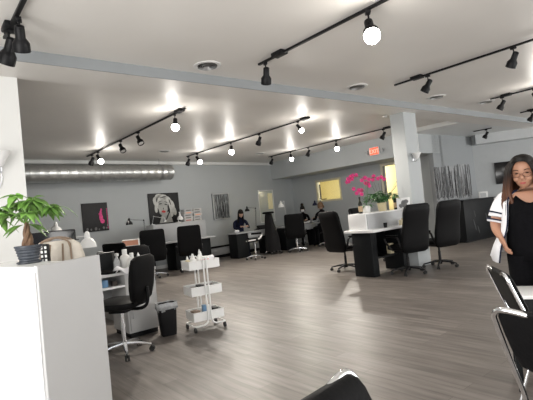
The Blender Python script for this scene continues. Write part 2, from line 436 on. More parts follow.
# ------------------------------------------------------------------ wall lights
def sconce(loc, rz, label, sc=1.):
    t = thing('wall_sconce', label, 'wall light', loc, rz)   # wall is at local +Y
    b = bm_(); box(b, (-.035, -.02, -.05), (.035, 0, .05), .008); obj('back_plate', b, 'silver', t)
    b = bm_(); tube(b, smooth_path([(0, -.01, -.02), (0, -.06, -.05), (0, -.10, -.02), (0, -.10, .0)]), .009); obj('arm', b, 'silver', t)
    b = bm_(); lathe(b, [(.02, -.01), (.03, .0), (.055, .05), (.10, .125), (.095, .125), (.05, .055), (.001, .01)], (0, -.10, 0), 28, False); obj('glass_shade', b, 'white', t, )
    t.scale = (sc,)*3; return t
sconce((.80, 5.26, 2.12), 0, 'white cone glass wall sconce on the bright left wall', 1.15)
sconce((7.98, 4.99, 2.13), 0, 'white cone wall sconce on the grey column', .92)
b = bm_(); box(b, (8.215, 4.98, .1), (8.225, 4.99, 2.95)); o = obj('column_edge_line', b, 'trim'); tag(o, 'thin white edge line down the right side of the grey column', 'column edge')  # white line of the column's edge, added as a thin strip of its own
b = bm_(); tube(b, smooth_path([(.82, 5.245, 2.1), (.83, 5.24, 2.0), (.80, 5.245, 1.9)]), .005); o = obj('sconce_cord', b, 'silver'); tag(o, 'thin cord dangling under the left wall sconce', 'cord')

# exit sign on the soffit
t = thing('exit_sign', 'glowing red exit sign with two small emergency lamps on the soffit', 'exit sign', (10.99, 8.09, 2.72), R(-90))
# local: x -> -Y (towards viewer's right), y -> +X (into the wall)
obj('sign_body', B((-.17, -.05, 0), (.17, 0, .24), .01), 'white', t)
obj('sign_face', B((-.155, -.056, .015), (.155, -.05, .225)), 'exit', t)
for sx in (-1, 1):
    b = bm_(); cyl(b, (sx*.17, -.03, .12), (sx*.26, -.03, .12), .012, seg=8); cyl(b, (sx*.28, -.01, .12), (sx*.28, -.08, .10), .045, .055, 16); obj('emergency_lamp', b, 'greylam', t)
cu = bpy.data.curves.new('exit_letters', 'FONT'); cu.body = 'EXIT'; cu.size = .17; cu.align_x = 'CENTER'; cu.extrude = .002
tmp = bpy.data.objects.new('tmp', cu); COL.objects.link(tmp); bpy.context.view_layer.update()
me = bpy.data.meshes.new_from_object(tmp); bpy.data.objects.remove(tmp); me.materials.clear(); me.materials.append(M['exitl'])
o = bpy.data.objects.new('exit_letters', me); COL.objects.link(o); o.parent = t; o.location = (0, -.059, .06); o.rotation_euler = (R(90), 0, 0)

# ------------------------------------------------------------------ pictures on the back wall
def picture(name, label, cat, X, z0, z1, w, canvas='canvas_black', frame_m=None, T=None):
    t = thing(name, label, cat, (X, bwY(X)-.002, z0), ANG) if T is None else thing(name, label, cat, T[:3], T[3])
    obj('canvas', B((0, -.035, 0), (w, 0, z1-z0), .003), canvas, t)
    if frame_m:
        b = bm_(); h = z1-z0
        for lo, hi in (((0, -.05, 0), (.035, -.03, h)), ((w-.035, -.05, 0), (w, -.03, h)), ((.035, -.05, 0), (w-.035, -.03, .035)), ((.035, -.05, h-.035), (w-.035, -.03, h))): box(b, lo, hi)
        obj('picture_frame', b, frame_m, t)
    return t
def poly(bm, pts, y, th=.004):
    f = [bm.verts.new((x, y, z)) for x, z in pts]; k = [bm.verts.new((x, y-th, z)) for x, z in pts]
    bm.faces.new(f); bm.faces.new(k[::-1]); n = len(f)
    for i in range(n): bm.faces.new((f[i], f[(i+1) % n], k[(i+1) % n], k[i]))
def blob(bm, cx, cz, rx, rz, y, th=.004, n=20, rot=0.):
    poly(bm, [(cx+math.cos(a)*rx*math.cos(rot)-math.sin(a)*rz*math.sin(rot), cz+math.cos(a)*rx*math.sin(rot)+math.sin(a)*rz*math.cos(rot)) for a in [2*PI*i/n for i in range(n)]], y, th)
# black picture with a pink figure
t = picture('framed_picture', 'black picture with a small pink figure on the back wall, left', 'picture', 3.65, 1.30, 2.06, .70)
b = bm_(); blob(b, .50, .47, .035, .08, -.036); blob(b, .50, .36, .05, .10, -.037); blob(b, .53, .26, .06, .06, -.038); blob(b, .52, .57, .022, .035, -.036); blob(b, .47, .42, .018, .07, -.039, rot=.4); obj('pink_figure', b, 'pink', t)
for x, z, r in ((.1, .08, .03), (.2, .06, .025), (.33, .07, .035), (.42, .05, .02), (.55, .08, .03), (.63, .07, .025), (.66, .14, .02)): b = bm_(); blob(b, x, z, r, r*1.2, -.037); obj('pale_mark', b, 'dgrey_paint', t)
b = bm_(); box(b, (.665, -.04, .05), (.68, -.035, .6)); obj('edge_mark', b, 'pink', t)
# portrait: a generic pale grey face with light hair and red lips on black
t = picture('portrait_painting', 'black canvas with a pale grey stylised portrait and red lips', 'painting', 5.62, 1.32, 2.24, 1.06)
b = bm_()
for x, z, rx, rz_, ro in ((.42, .78, .22, .10, .1), (.25, .66, .10, .16, .3), (.62, .70, .16, .12, -.5), (.78, .52, .10, .18, .2), (.86, .36, .07, .14, .25), (.24, .48, .06, .14, -.1), (.34, .84, .12, .06, .2), (.74, .30, .08, .12, .1)): blob(b, x, z, rx, rz_, -.037, rot=ro)
obj('painted_hair', b, 'grey_paint', t)
b = bm_(); blob(b, .47, .50, .17, .25, -.042, rot=-.2); poly(b, [(.42, .30), (.68, .36), (.78, .02), (.30, .02)], -.041); obj('painted_face', b, mat('light_grey_paint', (.42, .42, .40), .7, var=.1), t)
b = bm_()
for x, z, rx, rz_, ro in ((.38, .60, .055, .016, .1), (.57, .57, .055, .016, -.3), (.37, .66, .065, .008, .25), (.58, .64, .065, .008, -.4), (.47, .45, .012, .03, 0), (.66, .42, .035, .13, .15), (.30, .36, .02, .12, .2), (.60, .22, .02, .13, -.5), (.50, .80, .12, .012, .2), (.72, .64, .012, .10, .3), (.27, .73, .012, .08, -.3)): blob(b, x, z, rx, rz_, -.047, rot=ro)
obj('painted_lines', b, 'canvas_black', t)
b = bm_(); blob(b, .47, .36, .07, .035, -.048, rot=-.1); blob(b, .45, .375, .04, .025, -.05, rot=.3); obj('painted_lips', b, 'red', t)
# silver framed branch picture
twigm = mat('painted_branch_black', (.02, .02, .022), .6); twigw = mat('painted_branch_white', (.45, .46, .46), .6)
def twigs(bm, w, h, n, y, wd, seed):
    q = random.Random(seed)
    for i in range(n):
        x = w*(i+q.random())/n; z = q.random()*.12*h; top = h*(1 if q.random() < .6 else q.uniform(.6, .98)); k = q.uniform(.5, 1.3)
        pts = [(x, z)]
        while z < top:
            z = min(top, z+h*q.uniform(.08, .16)); x = min(w*.98, max(w*.02, x+q.uniform(-.022, .022))); pts.append((x, z))
        L = [(px-wd*k*(1-.4*j/len(pts)), pz) for j, (px, pz) in enumerate(pts)]; Rr = [(px+wd*k*(1-.4*j/len(pts)), pz) for j, (px, pz) in enumerate(pts)]
        for j in range(len(pts)-1): poly(bm, [L[j], Rr[j], Rr[j+1], L[j+1]], y - .001*(i % 3), .003)
t = picture('framed_picture', 'silver framed picture of dark bare branches on the back wall, right of the portrait', 'picture', 8.0, 1.26, 2.14, .72, mat('misty_grey_canvas', (.26, .28, .28), .5, var=.4, scale=5), 'silver')
b = bm_(); twigs(b, .70, .84, 16, -.038, .012, 3); obj('painted_branches', b, twigm, t)
b = bm_(); twigs(b, .70, .84, 5, -.042, .006, 5); obj('pale_branches', b, twigw, t)
# three branch panels on the far wall
for i, (x0, x1, lb) in enumerate(((11.64, 12.24, 'left'), (12.32, 12.98, 'middle'), (13.06, 13.74, 'right'))):
    t = thing('branch_wall_panel', f'grey wall panel of black and white bare branches, {lb} of three', 'picture', (x0, 6.698, 1.2), 0, 'branch panels on the far wall')
    obj('canvas', B((0, -.03, 0), (x1-x0, 0, .96+.03*i), .003), mat('branch_panel_grey', (.30, .31, .32), .6, var=.25, scale=6) if not i else bpy.data.materials['branch_panel_grey'], t)
    b = bm_(); twigs(b, x1-x0, .95+.03*i, 15, -.032, .016, 10+i); obj('painted_branches', b, twigm, t)
    b = bm_(); twigs(b, x1-x0, .95+.03*i, 5, -.037, .006, 20+i); obj('pale_branches', b, twigw, t)
o = obj('light_switch', B((0, 0, 0), (.09, .012, .13), .004), 'trim'); o.location = (11.36+.4, 6.688, 1.3); tag(o, 'small pale light switch plate left of the branch panels', 'light switch')
# black screen on the right wall
sc_ = V((13.84, 7.2, 0)); c = ra + RD*.62 - RN*.04
t = thing('wall_screen', 'black flat screen on the right wall behind the standing woman', 'screen', (c.x, c.y, 1.52), math.atan2(RD.y, RD.x))
obj('screen_panel', B((0, -.02, 0), (1.15, .03, .66), .006), 'screen', t)
obj('screen_bezel', B((0, -.025, -.012), (1.15, .03, .012), .003), 'plastic', t)

# ------------------------------------------------------------------ chairs
def star_base(t, m, r=.28, h=.40, caster='rubber', n=5, rot=0.):
    b = bm_(); lathe(b, [(.03, .06), (.036, .08), (.036, .13), (.025, .14), (.025, h-.12), (.02, h-.12), (.018, h)], seg=16); obj('gas_column', b, m, t)
    for i in range(n):
        a = 2*PI*i/n+rot; d = V((math.cos(a), math.sin(a), 0))
        b = bm_(); pts = [d*.02+V((0, 0, .115)), d*r*.5+V((0, 0, .105)), d*r+V((0, 0, .075))]
        x = V((-d.y, d.x, 0)); rs = [ring(b, p, x, V((0, 0, 1)), w, hh, 8, 3) for p, w, hh in zip(pts, (.028, .022, .016), (.022, .018, .012))]
        skin_rings(b, rs); lg = obj('base_leg', b, m, t)
        b = bm_(); p = d*r
        for s in (-1, 1):
            q = p+x*s*.014+V((0, 0, .03)); cyl(b, q-x*.009, q+x*.009, .03, seg=14)
        cyl(b, p+V((0, 0, .03)), p+V((0, 0, .08)), .008, seg=6); obj('caster', b, caster, lg)
def cushion(w, d, h, T=None, pw=4., puff=.012, nz=5):
    """soft rounded slab centred on the origin, w along x, d along y, h along z"""
    b = bm_(); rs = []
    for i in range(nz+1):
        u = -1+2*i/nz; k = math.sqrt(max(0, 1-(abs(u)**4)*.35)) - (.06 if abs(u) == 1 else 0)
        rs.append(ring(b, V((0, 0, u*h/2)), V((1, 0, 0)), V((0, 1, 0)), w/2*k, d/2*k, 28, pw))
    skin_rings(b, rs)
    if T is not None: bmesh.ops.transform(b, matrix=T, verts=b.verts)
    return b
def loft_back(w_prof, y_prof, z_prof, th):
    """upright back: rings across x at each height"""
    b = bm_(); rs = []
    for w, y, z, t_ in zip(w_prof, y_prof, z_prof, th): rs.append(ring(b, V((0, y, z)), V((1, 0, 0)), V((0, 1, 0)), w/2, t_/2, 24, 3.2))
    skin_rings(b, rs); return b
def exec_chair(label, group):
    t = thing('office_chair', label, 'chair', group=group)      # sitter faces local +Y
    star_base(t, 'plastic', .31, .42)
    obj('seat', cushion(.54, .54, .11, Matrix.Translation((0, .03, .49))), 'leather', t)
    b = loft_back([.46, .58, .62, .62, .60, .58, .59, .57, .50, .40], [-.21, -.22, -.235, -.25, -.27, -.30, -.335, -.36, -.37, -.373], [.40, .43, .52, .68, .82, .96, 1.12, 1.21, 1.25, 1.262], [.06, .09, .11, .12, .11, .12, .14, .12, .08, .04])
    obj('backrest', b, 'leather', t)
    b = bm_(); box(b, (-.13, -.15, .40), (.13, .15, .435), .01); tube(b, [(.1, 0, .41), (.24, .04, .40), (.29, .04, .39)], .007); obj('tilt_mechanism', b, 'plastic', t)
    for s in (-1, 1):
        b = bm_(); tube(b, smooth_path([(s*.24, -.18, .47), (s*.30, -.17, .56), (s*.31, -.13, .68), (s*.31, .05, .71), (s*.31, .19, .69), (s*.31, .20, .62), (s*.30, .10, .50), (s*.24, .08, .45)], 4), .02, 8)
        ar = obj('armrest', b, 'plastic', t)
        b = bm_(); box(b, (s*.31-.032, -.12, .70), (s*.31+.032, .18, .735), .012); obj('arm_pad', b, 'leather', ar)
    return t
def heading(deg): return -R(deg)      # degrees clockwise from +Y -> rotation of local +Y
g = 'black office chairs around the middle station'
ec = exec_chair('black high-back office chair left of the white-topped station', g); ec.location = (7.12, 6.27, 0); ec.rotation_euler = (0, 0, heading(97))
dup(ec, (7.10, 4.76, 0), heading(14), 'black high-back office chair in front of the middle station, nearest the black pedestal')
dup(ec, (7.92, 4.60, 0), heading(14), 'black high-back office chair in front of the grey column, rightmost at the station')
dup(ec, (8.38, 6.52, 0), heading(165), 'black office chair behind the middle station, only its top showing beside the orchid')

def salon_chair(label, group):
    t = thing('salon_chair', label, 'chair', group=group)
    star_base(t, 'chrome', .29, .46)
    obj('seat', cushion(.50, .50, .10, Matrix.Translation((0, .02, .55))), 'leather', t)
    b = loft_back([.24, .38, .44, .45, .45, .42, .30], [-.25, -.255, -.27, -.285, -.30, -.31, -.315], [.56, .60, .72, .84, .95, 1.02, 1.055], [.05, .09, .11, .12, .11, .09, .05]); obj('backrest', b, 'leather', t)
    b = bm_(); tube(b, smooth_path([(0, .0, .49), (0, -.24, .49), (0, -.325, .56), (0, -.335, .72)]), .018); box(b, (-.1, -.1, .46), (.1, .1, .49), .006); obj('back_bracket', b, 'black', t)
    b = bm_(); tube(b, [(.08, 0, .47), (.22, .02, .46)], .007); obj('lever', b, 'chrome', t)
    return t
sc0 = salon_chair('black padded chair on chrome wheels beside the white counter panel, nearest left', 'black salon chairs with chrome star bases')
sc0.location = (1.80, 4.86, 0); sc0.rotation_euler = (0, 0, heading(-36))
def hb_chair(label, group):
    t = thing('salon_chair', label, 'chair', group=group)
    star_base(t, 'chrome', .29, .42)
    obj('seat', cushion(.52, .50, .11, Matrix.Translation((0, .02, .50))), 'leather', t)
    b = loft_back([.44, .54, .57, .57, .56, .54, .50, .44], [-.24, -.245, -.26, -.275, -.29, -.31, -.32, -.322], [.44, .47, .62, .85, 1.05, 1.20, 1.235, 1.245], [.05, .08, .09, .09, .09, .09, .06, .03]); obj('backrest', b, 'leather', t)
    for s in (-1, 1):
        b = bm_(); tube(b, smooth_path([(s*.26, -.2, .55), (s*.30, -.18, .68), (s*.30, .1, .70), (s*.29, .17, .62), (s*.26, .14, .5)]), .018); obj('armrest', b, 'black', t)
    return t
g = 'black salon chairs at the far stations'
hb = hb_chair('black high-back chair left of the pair below the portrait', g); hb.location = (4.84, 10.6, 0); hb.rotation_euler = (0, 0, heading(20)); hb.scale = (1.1, 1, .98)
dup(hb, (5.90, 10.62, 0), heading(24), 'black high-back chair right of the pair below the portrait, behind the white trolley')
dup(hb, (9.75, 10.55, 0), heading(48), 'black high-back chair with its back to the viewer, left of the masked worker')
dup(sc0, (2.75, 6.6, 0), heading(200), 'black chair behind the near manicure desk, only its top edge showing')
# tall draped chair
t = thing('salon_chair', 'tall black chair with a flat headrest and draped black cape at the far desks', 'chair', (9.22, 11.1, 0), heading(70))
star_base(t, 'chrome', .27, .42)
b = loft_back([.40, .40, .36, .30, .25, .22], [-.02, -.04, -.08, -.12, -.13, -.13], [.10, .5, .75, 1.0, 1.2, 1.30], [.5, .46, .3, .2, .16, .12]); obj('draped_cape', b, 'fabric', t)
obj('headrest', cushion(.34, .30, .07, Matrix.Translation((0, -.13, 1.33))), 'leather', t)
# low stool with a white rimmed seat
t = thing('technician_stool', 'low black stool with a white seat rim and chrome star base', 'stool', (8.05, 10.55, 0), heading(60))
star_base(t, 'chrome', .28, .50)
obj('seat', cushion(.42, .42, .09, Matrix.Translation((0, 0, .58))), 'leather', t)
b = bm_(); tube(b, smooth_path([(-.2, -.12, .56), (0, -.23, .58), (.2, -.12, .60), (.24, .02, .70)]), .022); obj('seat_rim', b, 'white', t)
b = bm_(); box(b, (-.17, -.02, .62), (.17, .0, .68), .01, T=Matrix.Translation((0, .2, .1))); obj('low_back', b, 'leather', t)

# ------------------------------------------------------------------ middle station
t = thing('manicure_station', 'middle manicure station with white slab top and black pedestals', 'station', (6.5, 5.1, 0))
obj('pedestal', B((.05, .02, 0), (.22, .46, .82), .006), 'blacklam', t)
obj('pedestal', B((1.0, .02, 0), (1.17, .46, .82), .006), 'blacklam', t)
obj('tabletop', B((-.06, -.14, .82), (1.25, .54, .87), .006), 'laminate', t)
obj('shelf_riser', B((.0, .05, .87), (1.2, .46, 1.17), .005), 'laminate', t)
obj('riser_panel', B((.03, .035, .88), (1.17, .05, 1.15)), 'greylam', t)
obj('base_shelf', B((.22, .1, .30), (1.0, .44, .33), .003), 'blacklam', t)
obj('back_panel', B((.22, .40, .25), (1.0, .43, .82), .003), 'blacklam', t)
# things on it
b = bm_(); lathe(b, [(.03, 0), (.038, .09), (.034, .09), (.028, .01), (.001, .01)], seg=16, cap=False); o = obj('black_cup', b, 'plastic'); o.location = (6.92, 5.04, .87); tag(o, 'small black cup on the middle station tabletop', 'cup')
for i, (x, h_, lb) in enumerate(((7.42, .10, 'cream dispenser box on the middle station tabletop, left of two'), (7.5, .13, 'cream dispenser box on the middle station tabletop, right of two'))):
    o = obj('dispenser_box', B((-.03, -.03, 0), (.03, .03, h_), .006), 'yellowp'); o.location = (x, 5.04, .87); tag(o, lb, 'box', 'cream boxes on the middle station')
o = obj('drawer_organizer', B((-.05, -.05, 0), (.05, .05, .2), .006), 'yellowp'); o.location = (7.35, 5.30, .33); tag(o, 'cream box on the lower shelf under the middle station', 'box')
def bottle(loc, label, h=.26, group='dark bottles on the middle station'):
    t = thing('wine_bottle', label, 'bottle', loc, 0, group)
    b = bm_(); lathe(b, [(.034, 0), (.037, .01), (.037, h*.58), (.030, h*.66), (.014, h*.76), (.013, h*.95), (.016, h*.96), (.016, h)], seg=20); obj('glass_body', b, 'glassd', t)
    b = bm_(); lathe(b, [(.0385, h*.12), (.0385, h*.45)], seg=20, cap=False); obj('paper_label', b, 'labelc', t)
    b = bm_(); lathe(b, [(.017, h*.9), (.017, h*1.02)], seg=12); obj('cap', b, 'plastic', t)
bottle((6.64, 5.35, 1.17), 'dark bottle with kraft label left of the orchid', .31)
bottle((7.61, 5.25, 1.17), 'dark bottle right of the leafy plant on the station', .31)
# orchid
t = thing('potted_orchid', 'pink orchid in a white pot on the middle station', 'plant', (6.83, 5.36, 1.17))
b = bm_(); lathe(b, [(.04, 0), (.065, .01), (.078, .14), (.072, .14), (.06, .02), (.001, .02)], seg=24, cap=False); obj('pot', b, 'white', t)
b = bm_(); lathe(b, [(.001, .12), (.07, .12)], seg=20, cap=False); obj('soil', b, 'soil', t)
u = V((.77, -.63, 0))
stems = [[(0, 0, .12), u*.02+V((0, 0, .35)), u*.03+V((0, 0, .60)), u*-.08+V((0, 0, .70)), u*-.30+V((0, 0, .68))],
         [(.01, .01, .12), u*.05+V((0, 0, .35)), u*.08+V((0, 0, .58)), u*.20+V((0, 0, .66)), u*.38+V((0, 0, .60))],
         [(0, .01, .12), u*0+V((0, 0, .3)), u*-.02+V((0, 0, .42)), u*-.08+V((0, 0, .45))]]
b = bm_()
for s in stems: tube(b, smooth_path(s), .005, 6)
obj('stem', b, 'leafd', t)
def leaf(bm, base, d, up, L, w, droop=.5, n=5):
    d = V(d).normalized(); side = d.cross(V(up)).normalized(); nrm = side.cross(d).normalized()
    prev = None
    for i in range(n+1):
        s = i/n; ww = w*math.sin(PI*min(.98, max(.03, s))**.8)*.5
        p = V(base)+d*L*s - V((0, 0, 1))*droop*L*s*s
        cur = [bm.verts.new(p-side*ww+nrm*ww*.25), bm.verts.new(p), bm.verts.new(p+side*ww+nrm*ww*.25)]
        if prev:
            for k in (0, 1): bm.faces.new((prev[k], prev[k+1], cur[k+1], cur[k]))
        prev = cur
b = bm_()
for i in range(6):
    a = i*PI/3+.3; leaf(b, (0, 0, .12), (math.cos(a), math.sin(a), .7), (0, 0, 1), .22, .07, .7)
obj('leaves', b, 'leafd', t, solid=.002)
q = random.Random(4)
cent = [(u*k[0]+V((0, 0, k[1]))) for k in ((-.30, .68), (-.24, .73), (-.19, .66), (-.13, .72), (-.33, .62), (-.26, .63), (-.20, .75), (-.05, .62), (.02, .66), (.05, .58), (.10, .64), (.17, .60), (.22, .68), (.28, .61), (.33, .66), (.38, .62), (.12, .56), (-.12, .45), (-.17, .41), (-.10, .38), (-.07, .43), (-.2, .46), (.08, .50))]
for c in cent:
    c = c + V((q.uniform(-.03, .03), q.uniform(-.03, .03), q.uniform(-.02, .02))); f = V((-.8+q.uniform(-.4, .4), -.6+q.uniform(-.4, .4), q.uniform(-.3, .2))).normalized()
    x, y, d = frame(f); ph = q.random()
    b = bm_()
    for k in range(5):
        a = ph+2*PI*k/5; e = x*math.cos(a)+y*math.sin(a); leaf(b, c, e+f*.25, f, .048, .042, 0, 4)
    ball(b, c+f*.006, .013, 6, 5); obj('flower', b, 'pink', t, solid=.002)
# leafy plant
def bushy(name, label, loc, pot_m, pr, ph, spread, top, n, lm, seed, L=.11, w=.06):
    t = thing(name, label, 'plant', loc); q = random.Random(seed)
    b = bm_(); lathe(b, [(pr*.72, 0), (pr*.78, .01), (pr, ph), (pr*1.06, ph), (pr*1.06, ph*.86), (pr*.9, ph*.84), (pr*.9, ph*.9), (.001, ph*.88)], seg=24, cap=False); obj('pot', b, pot_m, t)
    st, lv = bm_(), bm_()
    for i in range(n):
        a = q.uniform(0, 2*PI); rr = spread*math.sqrt(q.random()); hz = ph+top*(.25+.75*q.random())*(1-.35*rr/spread)
        p = V((math.cos(a)*rr, math.sin(a)*rr, hz))
        tube(st, [(math.cos(a)*pr*.4, math.sin(a)*pr*.4, ph*.85), p*.6+V((0, 0, ph*.4+top*.2)), p], .003, 5)
        for k in range(3):
            b2 = a+q.uniform(-1.3, 1.3); leaf(lv, p, (math.cos(b2), math.sin(b2), q.uniform(-.2, .6)), (0, 0, 1), L*q.uniform(.7, 1.2), w*q.uniform(.8, 1.2), q.uniform(.1, .6))
    obj('stem', st, lm, t); obj('foliage', lv, lm, t, solid=.0015); return t
bushy('potted_plant', 'bushy green plant in a cream pot on the middle station', (7.27, 5.33, 1.17), 'potcream', .088, .165, .27, .24, 60, 'leafd', 11)
t = thing('twig_arrangement', 'sprays of thin bare dark twigs rising behind the bushy green plant', 'plant', (7.47, 5.44, 1.17))
b = bm_(); q = random.Random(2)
for i in range(12):
    e = u*q.uniform(-.2, .3); tube(b, smooth_path([(0, 0, 0), e*.4+V((0, 0, .25)), e+V((q.uniform(-.04, .04), 0, q.uniform(.45, .66)))], 3), .0028, 5)
obj('twigs', b, 'twig', t)
b = bm_(); lathe(b, [(.04, 0), (.05, .05), (.03, .16), (.025, .16), (.001, .02)], seg=16, cap=False); obj('vase', b, 'glassd', t)
# framed card
t = thing('photo_frame', 'white card with a grey sketch standing on the middle station right end', 'picture frame', (7.66, 5.10, 1.17), R(-45))
obj('card', B((-.13, 0, 0), (.13, .012, .22), .002), 'laminate', t)
b = bm_(); blob(b, .0, .10, .05, .07, -.001, .003); blob(b, .05, .14, .045, .04, -.002, .003); blob(b, -.06, .06, .03, .04, -.002, .003, rot=.4); blob(b, .03, .06, .03, .05, -.003, .003, rot=-.5); obj('sketch', b, 'dgrey_paint', t)
obj('easel_back', B((-.02, .01, 0), (.02, .07, .12), .002), 'laminate', t)

# ------------------------------------------------------------------ reception counter (left foreground)
K = V((.61, 2.99, 0)); E = V((1.085, 3.295, 0)); cu_ = (E-K).normalized(); cv = V((-.21, .978, 0))
t = thing('reception_counter', 'tall white reception counter in the left foreground with a ledge', 'counter', (0, 0, 0))
def slab(bm, pts, z0, z1):
    lo = [bm.verts.new((p.x, p.y, z0)) for p in pts]; hi = [bm.verts.new((p.x, p.y, z1)) for p in pts]; n = len(pts)
    bm.faces.new(lo[::-1]); bm.faces.new(hi)
    for i in range(n): bm.faces.new((lo[i], lo[(i+1) % n], hi[(i+1) % n], hi[i]))
A2 = K+cu_*.28; b = bm_(); slab(b, [K, A2, A2+cv*.95, K+cv*.95], 0, 1.17); bmesh.ops.bevel(b, geom=[e for e in b.edges], offset=.004, segments=2, affect='EDGES'); obj('body', b, 'laminate', t)
o_ = -cu_*.004; b = bm_(); slab(b, [K-cv*.004+o_, A2-cv*.004, A2+cv*.955, K+cv*.955+o_], 1.17, 1.2); bmesh.ops.bevel(b, geom=[e for e in b.edges], offset=.003, segments=2, affect='EDGES'); obj('ledge', b, 'laminate', t)
b = bm_(); slab(b, [K-cv*.02-cu_*.0, E-cv*.02, E+cv*.03, K+cv*.03], 0, 1.205); bmesh.ops.bevel(b, geom=[e for e in b.edges], offset=.003, segments=2, affect='EDGES'); obj('side_panel', b, 'panel', t)
# money tree on the ledge
t = thing('money_tree', 'leafy money tree with thick trunk in a slate pot on the counter', 'plant', (.675, 3.48, 1.2))
b = bm_(); pr_ = [(.052, 0), (.058, .008)]
for i in range(5): pr_ += [(.060+.005*i, .012+.020*i), (.066+.005*i, .020+.020*i), (.062+.005*i, .030+.020*i)]
pr_ += [(.088, .112), (.090, .125), (.078, .125), (.074, .10), (.001, .10)]
lathe(b, pr_, seg=28, cap=False); obj('pot', b, 'potblue', t)
b = bm_(); lathe(b, [(.07, 0), (.082, .006), (.082, .014), (.05, .014)], seg=24); obj('saucer', b, 'potblue', t)
b = bm_()
for k in range(3):
    pts = []
    for i in range(12):
        z = .10+.19*i/11; a = k*2*PI/3+i*.42; r_ = .024*(1-.70*i/11); pts.append((math.cos(a)*r_, math.sin(a)*r_, z))
    tube(b, pts, [.024-.017*i/11 for i in range(12)], 8)
obj('trunk', b, 'bark', t)
q = random.Random(21); st, lv = bm_(), bm_()
ims = [(-.20, .44, -.05), (-.12, .50, .06), (-.03, .55, -.06), (.05, .53, .05), (.12, .50, -.05), (.19, .46, .06), (-.14, .41, .10), (.0, .46, .12), (.09, .40, -.10), (-.07, .40, -.12), (.21, .44, 0), (-.24, .38, .02), (.03, .50, -.02), (-.1, .46, 0), (-.02, .48, .14), (.15, .42, .12), (-.17, .46, -.1)]
fwv = V((.635, .773, 0))
for (sx, sz, sf) in ims:
    p = u*sx*.78+fwv*sf+V((0, 0, sz*.86+.0)); tube(st, smooth_path([(0, 0, .27), p*.45+V((0, 0, .18)), p], 4), .0035, 6)
    a0 = math.atan2(p.y, p.x); nl = 6
    for k in range(nl):
        a = a0+(k-2.5)*.75+q.uniform(-.3, .3); leaf(lv, p, (math.cos(a), math.sin(a), q.uniform(-.6, .35)), (q.uniform(-.5, .5), q.uniform(-.5, .5), 1), q.uniform(.07, .125), q.uniform(.045, .062), q.uniform(.2, .8), 6)
leaf(lv, u*.22+V((0, 0, .37)), u+V((0, 0, .25)), (0, 0, 1), .15, .016, .8, 8)
for sx, sz in ((-.09, .19), (.10, .20), (-.14, .23), (.06, .24)): leaf(lv, u*sx*.3+V((0, 0, .27)), u*sx+V((0, 0, -.03)), (0, 0, 1), .13, .06, .3, 6)
obj('stem', st, 'leaf', t); obj('foliage', lv, 'leaf', t, solid=.0015)
# bare twigs at the frame edge
t = thing('twig_arrangement', 'dark bare twigs at the left frame edge behind the money tree', 'plant', (.42, 4.3, 1.05))
b = bm_(); q = random.Random(9)
for i in range(10):
    e = u*q.uniform(-.15, .16); tube(b, smooth_path([(0, 0, 0), e*.5+V((0, 0, .15)), e+V((0, 0, q.uniform(.28, .5)))], 3), .004, 5)
obj('twigs', b, 'twig', t)
b = bm_(); lathe(b, [(.05, -.24), (.07, -.12), (.04, .0), (.035, .0), (.001, -.22)], seg=16, cap=False); obj('vase', b, 'glassd', t)
# low desk behind counter with bag, monitor
t = thing('reception_desk', 'white desk behind the counter holding a black monitor', 'desk', (0, 4.05, 0))
obj('desktop', B((.1, 0, .77), (1.35, .75, .81), .005), 'laminate', t)
for x in (.12, 1.28): obj('side_leg', B((x, .03, 0), (x+.04, .72, .77), .003), 'laminate', t)
t = thing('computer_monitor', 'black monitor standing behind the beige bag, back left', 'monitor', (1.06, 4.42, .81), R(-38))
obj('screen', B((-.21, -.02, .30), (.21, .02, .60), .01), 'screen', t)
b = bm_(); cyl(b, (0, .02, 0), (0, .02, .4), .02, seg=10); box(b, (-.1, -.07, 0), (.1, .09, .012), .004); obj('stand', b, 'plastic', t)
t = thing('tote_bag', 'beige striped canvas tote bag with dark straps behind the counter panel', 'bag', (1.02, 4.12, .81), R(-38)); t.scale = (1.3, 1.15, 1.42)
b = bm_(); skin_rings(b, [ring(b, V((0, 0, z)), V((1, 0, 0)), V((0, 1, 0)), w/2, d_/2, 28, 3) for w, d_, z in ((.34, .13, 0), (.36, .15, .05), (.36, .14, .18), (.34, .10, .27), (.30, .06, .335), (.22, .03, .36))]); obj('bag_body', b, 'beige', t)
b = bm_()
for x in (-.10, -.04, .06, .12):
    tube(b, smooth_path([(x, -.077, .02), (x, -.078, .15), (x*.9, -.058, .26), (x*.8, -.03, .34)]), .006, 6)
obj('stripe', b, 'brown', t)
for s in (-1, 1):
    b = bm_(); tube(b, smooth_path([(-.1, s*.04, .32), (-.08, s*.04, .36), (0, s*.03, .38), (.08, s*.04, .36), (.1, s*.04, .32)]), .007, 6); obj('handle', b, 'brown', t)
t = thing('card_reader', 'small black and white device between the pot and the beige bag', 'device', (.88, 3.93, .81), R(-38)); t.scale = (.7, .8, 1)
obj('device_body', B((-.045, -.03, 0), (.045, .03, .50), .01), 'plastic', t)
b = bm_()
for i in range(4):
    for j in (-1, 1): box(b, (j*.022-.011, -.034, .36+i*.034), (j*.022+.011, -.028, .38+i*.034))
obj('keys', b, 'whitep', t)

